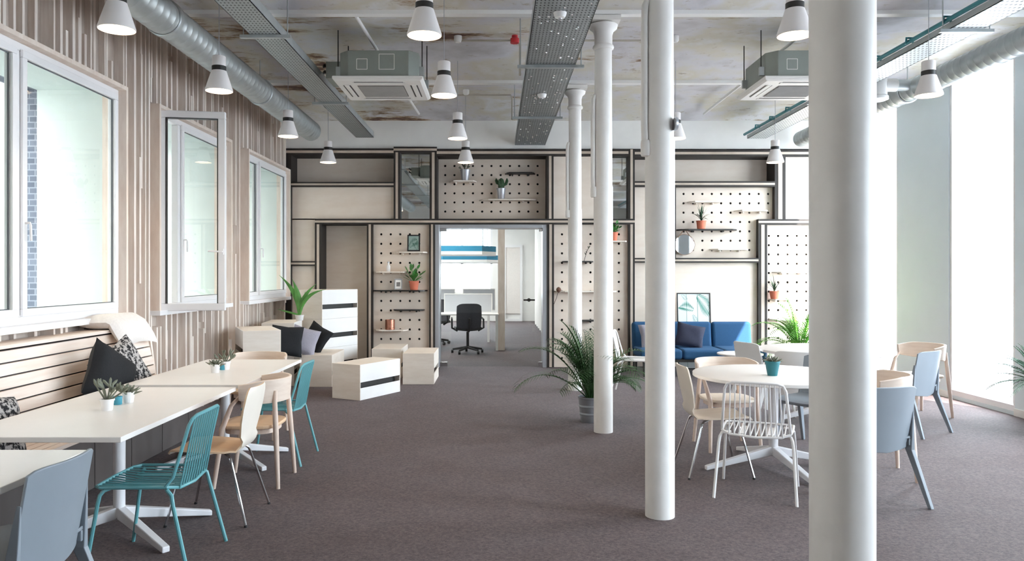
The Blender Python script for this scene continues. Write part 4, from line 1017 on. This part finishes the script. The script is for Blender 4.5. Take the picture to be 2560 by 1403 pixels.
# leaning poster with generic palm leaves
def poster(x0, x1, z0, z1, y, label, fr, lean=0, name='framed_poster', seed=1, small=False):
    W_, H_ = x1 - x0, z1 - z0
    t = thing(name, label, 'picture', ((x0 + x1) / 2, y, z0)); t.rotation_euler = (lean, 0, 0); k = dict(world=False)
    b = fr; mb = MB(); a = W_ / 2
    rect_frame(mb, 'xz', -.02, 0, -a, a, 0, H_, b); mb.build('frame', m_black, t, **k)
    MB().box(-a + b, a - b, -.010, -.004, b, H_ - b).build('print', M('print_paper', 'dfe3e2' if not small else '9fb5ae', .6), t, **k)
    mb = MB(); rr = random.Random(seed)
    def frond(x, z, ang, L, n_):
        for i in range(n_):
            q = i / n_; px, pz = x + math.cos(ang) * L * q, z + math.sin(ang) * L * q - .25 * L * q * q
            for s_ in (-1, 1):
                aa = ang - .5 * q + s_ * .9; l = L * .45 * math.sin(math.pi * (.15 + .85 * q)); ex, ez = px + math.cos(aa) * l, pz + math.sin(aa) * l
                wv = .075 * L; v = [(px, pz), (px + math.cos(aa) * l * .5 - math.sin(aa) * wv * .3, pz + math.sin(aa) * l * .5 + math.cos(aa) * wv * .3), (ex, ez), (px + math.cos(aa) * l * .5 + math.sin(aa) * wv * .3, pz + math.sin(aa) * l * .5 - math.cos(aa) * wv * .3)]
                v = [(min(max(p[0], -a + b), a - b), min(max(p[1], b), H_ - b)) for p in v]
                mb.face([mb.bm.verts.new((p[0], -.0112, p[1])) for p in v])
    if small: frond(-a * .7, H_ * .25, .9, H_ * .8, 10); frond(a * .6, H_ * .1, 2.0, H_ * .6, 8)
    else:
        hb = H_ - .50; frond(.06, hb + .46, -.75, .40, 16); frond(.0, hb + .22, 2.75, .27, 14); frond(-.02, hb + .14, -.9, .13, 8); frond(-.2, hb + .47, -.6, .12, 8)
        for x in (-.12, .06): mb.face([mb.bm.verts.new((x + dx, -.0111, zz)) for dx, zz in ((-.003, b), (.003, b), (.006, H_ - b), (.001, H_ - b))])
    mb.build('leaf_print', M('print_leaf', '4f8f80' if not small else '3c6b5c', .6, var=.15), t, **k)
    return t
yp = 12.40
poster(wx(1693, yp), wx(1777, yp), .003, wz(732, yp), yp - .06, 'black framed poster of palm leaves standing behind the sofa', .016, R(-5))
yq = 12.42
poster(wx(1018, yq), wx(1050, yq), wz(628.5, yq), wz(587, yq), yq + .02, 'small black framed leaf picture on top shelf left of door', .02, R(-6), 'picture_frame', 3, True)
t = thing('photo_frame', 'tiny pale photo frame beside the pot plant on the dark shelf', 'picture', (wx(995.5, yq), yq, wz(724, yq)), 0); t.rotation_euler = (R(-8), 0, 0)
a, hh = .062, .175; mb = rect_frame(MB(), 'xz', -.015, 0, -a, a, 0, hh, .014); mb.build('frame', m_alu, t, world=False)
MB().box(-a + .014, a - .014, -.008, -.003, .014, hh - .014).build('mat_board', m_white, t, world=False); MB().box(-.03, .03, -.0095, -.008, .05, .12).build('photo', M('photo_grey', '7d7a7a', .5, var=.5, scale=40), t, world=False)

# pots and plants
def pot(t, r0, r1, h, mat, rim=.004, name='pot', z=0):
    po = MB().lathe([(r0 * .95, z), (r0, z + .004), (r1, z + h - .01), (r1 + rim, z + h - .01), (r1 + rim, z + h), (r1 - .006, z + h), (r1 - .008, z + h - .02)], 28).build(name, mat, t, smooth=True, world=False)
    MB().lathe([(r1 * .3, z + h - .022), (r1 - .009, z + h - .018)], 20).build('soil', m_soil, po, world=False)
def succulent(loc, label, kind, mat_pot, r0, r1, h, seed=0, s=1.0, name='potted_succulent', cat='plant', group=None, ymax=None):
    t = thing(name, label, cat, loc, group=group); pot(t, r0, r1, h, mat_pot); rr = random.Random(seed); mb = MB(); up = Vector((0, 0, 1)); lm = m_olive
    if kind == 'jade':
        for k in range(7):
            a = k * 2.4; e = rr.uniform(.5, 1.2); d = Vector((math.cos(a) * math.cos(e), math.sin(a) * math.cos(e), math.sin(e))); L = rr.uniform(.05, .085) * s
            mb.tube([(0, 0, h - .02), tuple(Vector((0, 0, h - .02)) + d * L)], [.005 * s, .003 * s], 6); p = Vector((0, 0, h - .02)) + d * L
            for q in range(3):
                d2 = (d + Vector((rr.uniform(-.9, .9), rr.uniform(-.9, .9), rr.uniform(-.1, .7)))).normalized()
                mb.tube([p, p + d2 * .018 * s, p + d2 * .036 * s, p + d2 * .045 * s], [.002 * s, .0065 * s, .006 * s, .0015 * s], 6)
    elif kind == 'rosette':
        for k in range(22):
            a = k * 2.399; e = .25 + 1.1 * k / 22; d = Vector((math.cos(a) * math.cos(e), math.sin(a) * math.cos(e), math.sin(e))); p = Vector((0, 0, h - .02))
            L = (.075 - .0012 * k) * s; mb.tube([p, p + d * L * .4, p + d * L], [.006 * s, .008 * s, .0015 * s], 5)
    elif kind == 'cactus':
        lm = m_cactus
        mb.lathe([(.03 * s, h - .02), (.045 * s, h + .02 * s), (.047 * s, h + .09 * s), (.035 * s, h + .13 * s), (.008 * s, h + .15 * s)], 14)
        for a, z, q in ((0, .05, 1), (2.6, .07, .8), (4.3, .03, .9)):
            p = Vector((math.cos(a) * .04 * s, math.sin(a) * .04 * s, h + z * s)); d = Vector((math.cos(a), math.sin(a), .5)); mb.tube([p, p + d * .03 * s, p + d * .045 * s + up * .04 * s * q, p + d * .045 * s + up * .075 * s * q], [.018 * s, .022 * s, .022 * s, .006 * s], 8)
    elif kind == 'leafy':
        lm = m_leaf
        for k in range(30):
            a = k * 2.4; e = rr.uniform(.35, 1.45); d = Vector((math.cos(a) * math.cos(e), math.sin(a) * math.cos(e), math.sin(e))); L = rr.uniform(.06, .22) * s; p0 = Vector((0, 0, h - .02))
            mb.tube([p0, p0 + d * L], .003, 5); mb.leaf(p0 + d * L, (d + Vector((rr.uniform(-.4, .4), rr.uniform(-.4, .4), .1))), up, .09 * s, .06 * s, .5, 4)
    elif kind == 'spiky':
        lm = m_cactus
        mb.tube([(0, 0, h - .02), (0, 0, h + .05 * s)], .012, 6)
        for k in range(34):
            a = k * 2.4; e = rr.uniform(.1, 1.45); d = Vector((math.cos(a) * math.cos(e), math.sin(a) * math.cos(e), math.sin(e))); mb.leaf((0, 0, h + rr.uniform(0, .06) * s), d, up, rr.uniform(.14, .24) * s, .018 * s, .6, 4, False)
    if ymax is not None:                    # leaves pressed forward by the board behind them
        for v in mb.bm.verts:
            if v.co.y > ymax: v.co.y = ymax - .4 * (v.co.y - ymax)
    mb.build('foliage', lm, t, smooth=True, world=False)
    return t
# table pots
def tp(px, py, Y): return (wx(px, Y), Y, .7401)
def yt(py, z=.74): return (H - z) * F / (py - VY)
for px, py, kind, l, sd in ((268, 1026, 'jade', 'white pot with branching jade plant, nearest on the middle table', 1), (321, 1006, 'rosette', 'white pot with upright succulent behind the teal glass on the middle table', 2)):
    y = yt(py); succulent(tp(px, py, y), l, kind, m_whiteplastic, .030, .037, .068, sd, 1.35 if kind == 'jade' else 1.2, group='small table succulents')
for px, py, kind, l, sd in ((538, 932, 'rosette', 'white pot with spiky succulent on the far table', 3), (564, 924, 'jade', 'white pot with dark jade plant at the back on the far table', 4)):
    y = yt(py); succulent(tp(px, py, y), l, kind, m_whiteplastic, .031, .038, .07, sd, 1.2, group='small table succulents')
for px, py, l in ((294, 1012, 'small teal glass candle holder between two pots on the middle table'), (557, 925, 'small teal glass candle holder between two pots on the far table')):
    y = yt(py); t = thing('candle_holder', l, 'candle holder', tp(px, py, y + .01)); MB().lathe([(.024, 0), (.026, .003), (.028, .05), (.025, .05), (.023, .012)], 20).build('tumbler', M('teal_glass', '3f93a8', .25, var=.05), t, smooth=True, world=False); MB().lathe([(.021, .013), (.021, .03)], 16).build('candle', m_whitecloth, t, smooth=True, world=False)
yk = 5.98
succulent((wx(1931, yk), yk, .7501), 'teal pot with pale succulent on the round table', 'rosette', m_tealpot, .038, .056, .115, 7, 1.2)
sh_y = 12.5
succulent((wx(1035, sh_y), sh_y, wz(725, PL)), 'terracotta pot with leafy green plant on the dark shelf left of door', 'leafy', m_terra, .062, .082, .15, 3, 1.05, 'potted_plant', ymax=.105)
succulent((wx(1753, sh_y), sh_y, wz(574, PM)), 'terracotta pot with spiky plant on the shelf above the round mirror', 'spiky', m_terra, .066, .078, .135, 5, 1.15, 'potted_plant', ymax=.105)
succulent((wx(1253, 12.78), 12.78, wz(500, UP)), 'cactus in zinc pot over the glass door', 'cactus', m_zinc, .055, .078, .18, 5, 1.15, 'potted_cactus', ymax=.105)
succulent((wx(1163, 12.78), 12.78, wz(454, UP)), 'zinc bucket with plant behind the farthest middle pendant', 'jade', m_zinc, .058, .085, .18, 6, 1.2, 'potted_plant', ymax=.105)
succulent((wx(1533, sh_y), sh_y, wz(603, PR)), 'terracotta pot with leafy plant at right edge of the pegboard behind columns', 'leafy', m_terra, .06, .08, .14, 9, .8, 'potted_plant', ymax=.105)
succulent((wx(1936, sh_y), sh_y, wz(747, PS)), 'sunlit terracotta pot with pale spiky plant right of the sofa', 'spiky', m_terra, .06, .078, .13, 11, 1.0, 'potted_plant', ymax=.105)
t = thing('copper_cup', 'shiny copper cup on the lowest shelf left of door', 'cup', (wx(975, sh_y), sh_y, wz(823, PL))); MB().lathe([(.075, 0), (.08, .004), (.08, .165), (.076, .165), (.074, .01)], 28).build('cup_body', m_copper, t, smooth=True, world=False); MB().lathe([(.0805, .03), (.083, .033), (.0805, .036)], 28, cap=False).build('cup_band', m_copper, t, smooth=True, world=False)
t = thing('bottle', 'small white bottle on the second shelf left of door', 'bottle', (wx(971, sh_y), sh_y, wz(679, PL))); MB().lathe([(.03, 0), (.032, .005), (.032, .09), (.014, .115), (.014, .14)], 20).build('bottle_body', m_whiteplastic, t, smooth=True, world=False); MB().lathe([(.016, .14), (.016, .16)], 16).build('cap', m_alu, t, smooth=True, world=False)
# twig and dried flower
t = thing('dried_flower', 'dried flower hanging over the edge of the long pale shelf', 'dried flower', (wx(1396, 12.52), 12.52, wz(727, PR)))
mb = MB().tube([(.05, -.02, .004), (.0, -.06, .02), (-.04, -.08, -.12), (-.09, -.07, -.24)], .004, 5); mb.build('stem', m_soil, t, world=False)
mb = MB().lathe([(.004, -.05), (.03, -.03), (.042, 0), (.03, .03), (.004, .045)], 12, (0, -.05, .02)); mb.build('flower_head', M('dried_brown', '6a4a3c', .9), t, smooth=True, world=False)
t = thing('twig', 'thin twig with small leaves between the two thin columns', 'twig', (wx(1460, 12.5), 12.5, wz(653, PR)))
MB().tube([(0, 0, 0), (.03, 0, .1), (.05, 0, .17), (.1, 0, .25)], .004, 5).build('stem', m_soil, t, world=False)
mb = MB()
for k in range(9): mb.leaf((.03 + .008 * k, 0, .1 + .017 * k), (rnd.uniform(-1, 1), -.3, rnd.uniform(-.2, 1)), (0, 0, 1), .05, .02)
mb.build('foliage', m_olive, t, world=False)
# round mirror with strap
ym = 12.60; mr = .165; mx, mz = wx(1711, ym), wz(612, ym)
t = thing('round_mirror', 'round mirror hanging by a strap below the dark shelf', 'mirror', (mx, ym, mz))
MB().lathe([(mr, -.012), (mr, 0)], 48, (0, 0, 0), 'y').build('mirror_glass', m_mirror2, t, world=False)
mb = MB().lathe([(mr + .008, -.014), (mr + .008, .004), (mr, .004), (mr, -.014), (mr + .008, -.014)], 48, (0, 0, 0), 'y', cap=False); mb.build('mirror_rim', M('strap_tan', '8a6d58', .7), t, smooth=True, world=False)
mb = MB(); mb.tube([(-mr * .95, -.008, .05), (-.02, -.008, .235), (.02, -.008, .235), (mr * .95, -.008, .05)], .008, 6); mb.build('strap', M('strap_leather', '8a6d58', .7), t, world=False)

def fronds(mb, base_, n_, Lr, er, nl, ll, lw, seed, droop=1.1):
    rr = random.Random(seed); up = Vector((0, 0, 1))
    for k in range(n_):
        a = k * 2.399 + rr.uniform(-.3, .3); e = R(rr.uniform(*er)); L = rr.uniform(*Lr); seg = nl
        d = Vector((math.cos(a) * math.cos(e), math.sin(a) * math.cos(e), math.sin(e))); p = Vector(base_) + Vector((math.cos(a), math.sin(a), 0)) * .02; P = [p.copy()]
        for i in range(seg):
            p = p + d * (L / seg); d = (d + Vector((0, 0, -1)) * (droop / seg) * (.3 + 1.4 * i / seg)).normalized(); P.append(p.copy())
        mb.tube(P, [.007 * (1 - .8 * i / seg) for i in range(seg + 1)], 5)
        for i in range(int(seg * .28), seg + 1):
            q = i / seg; dd = (P[i] - P[i - 1]).normalized(); side = dd.cross(up)
            if side.length < .01: side = Vector((1, 0, 0))
            side.normalize()
            for s_ in (-1, 1):
                l = ll * math.sin(math.pi * (.25 + .65 * (q - .28) / .72)) * rr.uniform(.85, 1.1)
                mb.leaf(P[i], dd * .75 + side * s_ * .9 + up * .15, up, l, lw, .9, 3, False)
    return mb
# palm beside the third column
t = thing('potted_palm', 'dark green palm in a striped zinc pot between the two thin columns', 'palm', (wx(1476, 7.95), 7.98, 0))
prof = [(.095, 0), (.098, .01), (.105, .075), (.111, .08), (.111, .095), (.107, .10), (.113, .155), (.119, .16), (.119, .175), (.115, .18), (.122, .245), (.128, .25), (.128, .265), (.12, .265), (.118, .235)]
MB().lathe(prof, 32).build('pot', m_zincdark, t, smooth=True, world=False); MB().lathe([(.04, .238), (.117, .24)], 24).build('soil', m_soil, t, world=False)
fronds(MB(), (0, 0, .235), 50, (.55, .95), (42, 87), 24, .27, .011, 4, 1.9).build('foliage', m_palm, t, world=False)
# sunlit palm right of the sofa
pyy = 10.9; t = thing('potted_palm', 'bright sunlit palm right of the sofa, beside the nearest column', 'palm', (wx(2000, pyy), pyy, 0))
pot(t, .17, .20, .42, m_whiteplastic, .006)
fronds(MB(), (0, 0, .40), 52, (.5, .85), (25, 86), 22, .24, .013, 7, 2.0).build('foliage', m_palm2, t, world=False)
# plant at the right edge
pyy = 7.25; t = thing('potted_palm', 'feathery palm cut off by the right edge of the photo', 'palm', (5.19, pyy, 0))
pot(t, .11, .13, .52, m_whiteplastic, .006)
fronds(MB(), (0, 0, .51), 90, (.28, .47), (5, 86), 20, .07, .010, 12, 1.1).build('foliage', m_fern, t, world=False)
# agave on the crates
pa = (wx(748, 11.0), 11.02, .875)
t = thing('potted_agave', 'tall agave with long pointed leaves on the crates', 'agave', pa); pot(t, .05, .06, .08, m_whiteplastic, .004)
mb = MB(); rr = random.Random(2); up = Vector((0, 0, 1))
for tx, ty, tz, wd_, bow in ((-.30, .0, .66, .085, .07), (-.10, -.02, .60, .115, .03), (.24, .02, .53, .075, -.06), (.39, -.02, .45, .07, -.10), (-.34, .06, .16, .035, .0), (.06, .10, .42, .06, 0)):
    p0, p1 = Vector((0, 0, .08)), Vector((tx, ty, tz)); dr = (p1 - p0); sd_ = dr.cross(Vector((.25, -1, .0))).normalized(); nn = sd_.cross(dr).normalized(); prev = None; n_ = 10
    for i in range(n_ + 1):
        q = i / n_; p = p0 + dr * q + sd_ * (bow * 4 * q * (1 - q)) * (1 if sd_.x > 0 else -1); w_ = wd_ * (.45 + 2.2 * q * (1 - q)) * (1 - q ** 3) * .42 + .001
        v = [mb.bm.verts.new(p - sd_ * w_ - nn * w_ * .35), mb.bm.verts.new(p), mb.bm.verts.new(p + sd_ * w_ - nn * w_ * .35)]
        if prev:
            mb.face([prev[0], v[0], v[1], prev[1]]); mb.face([prev[1], v[1], v[2], prev[2]])
        prev = v
mb.build('foliage', m_mint, t, smooth=True, world=False)
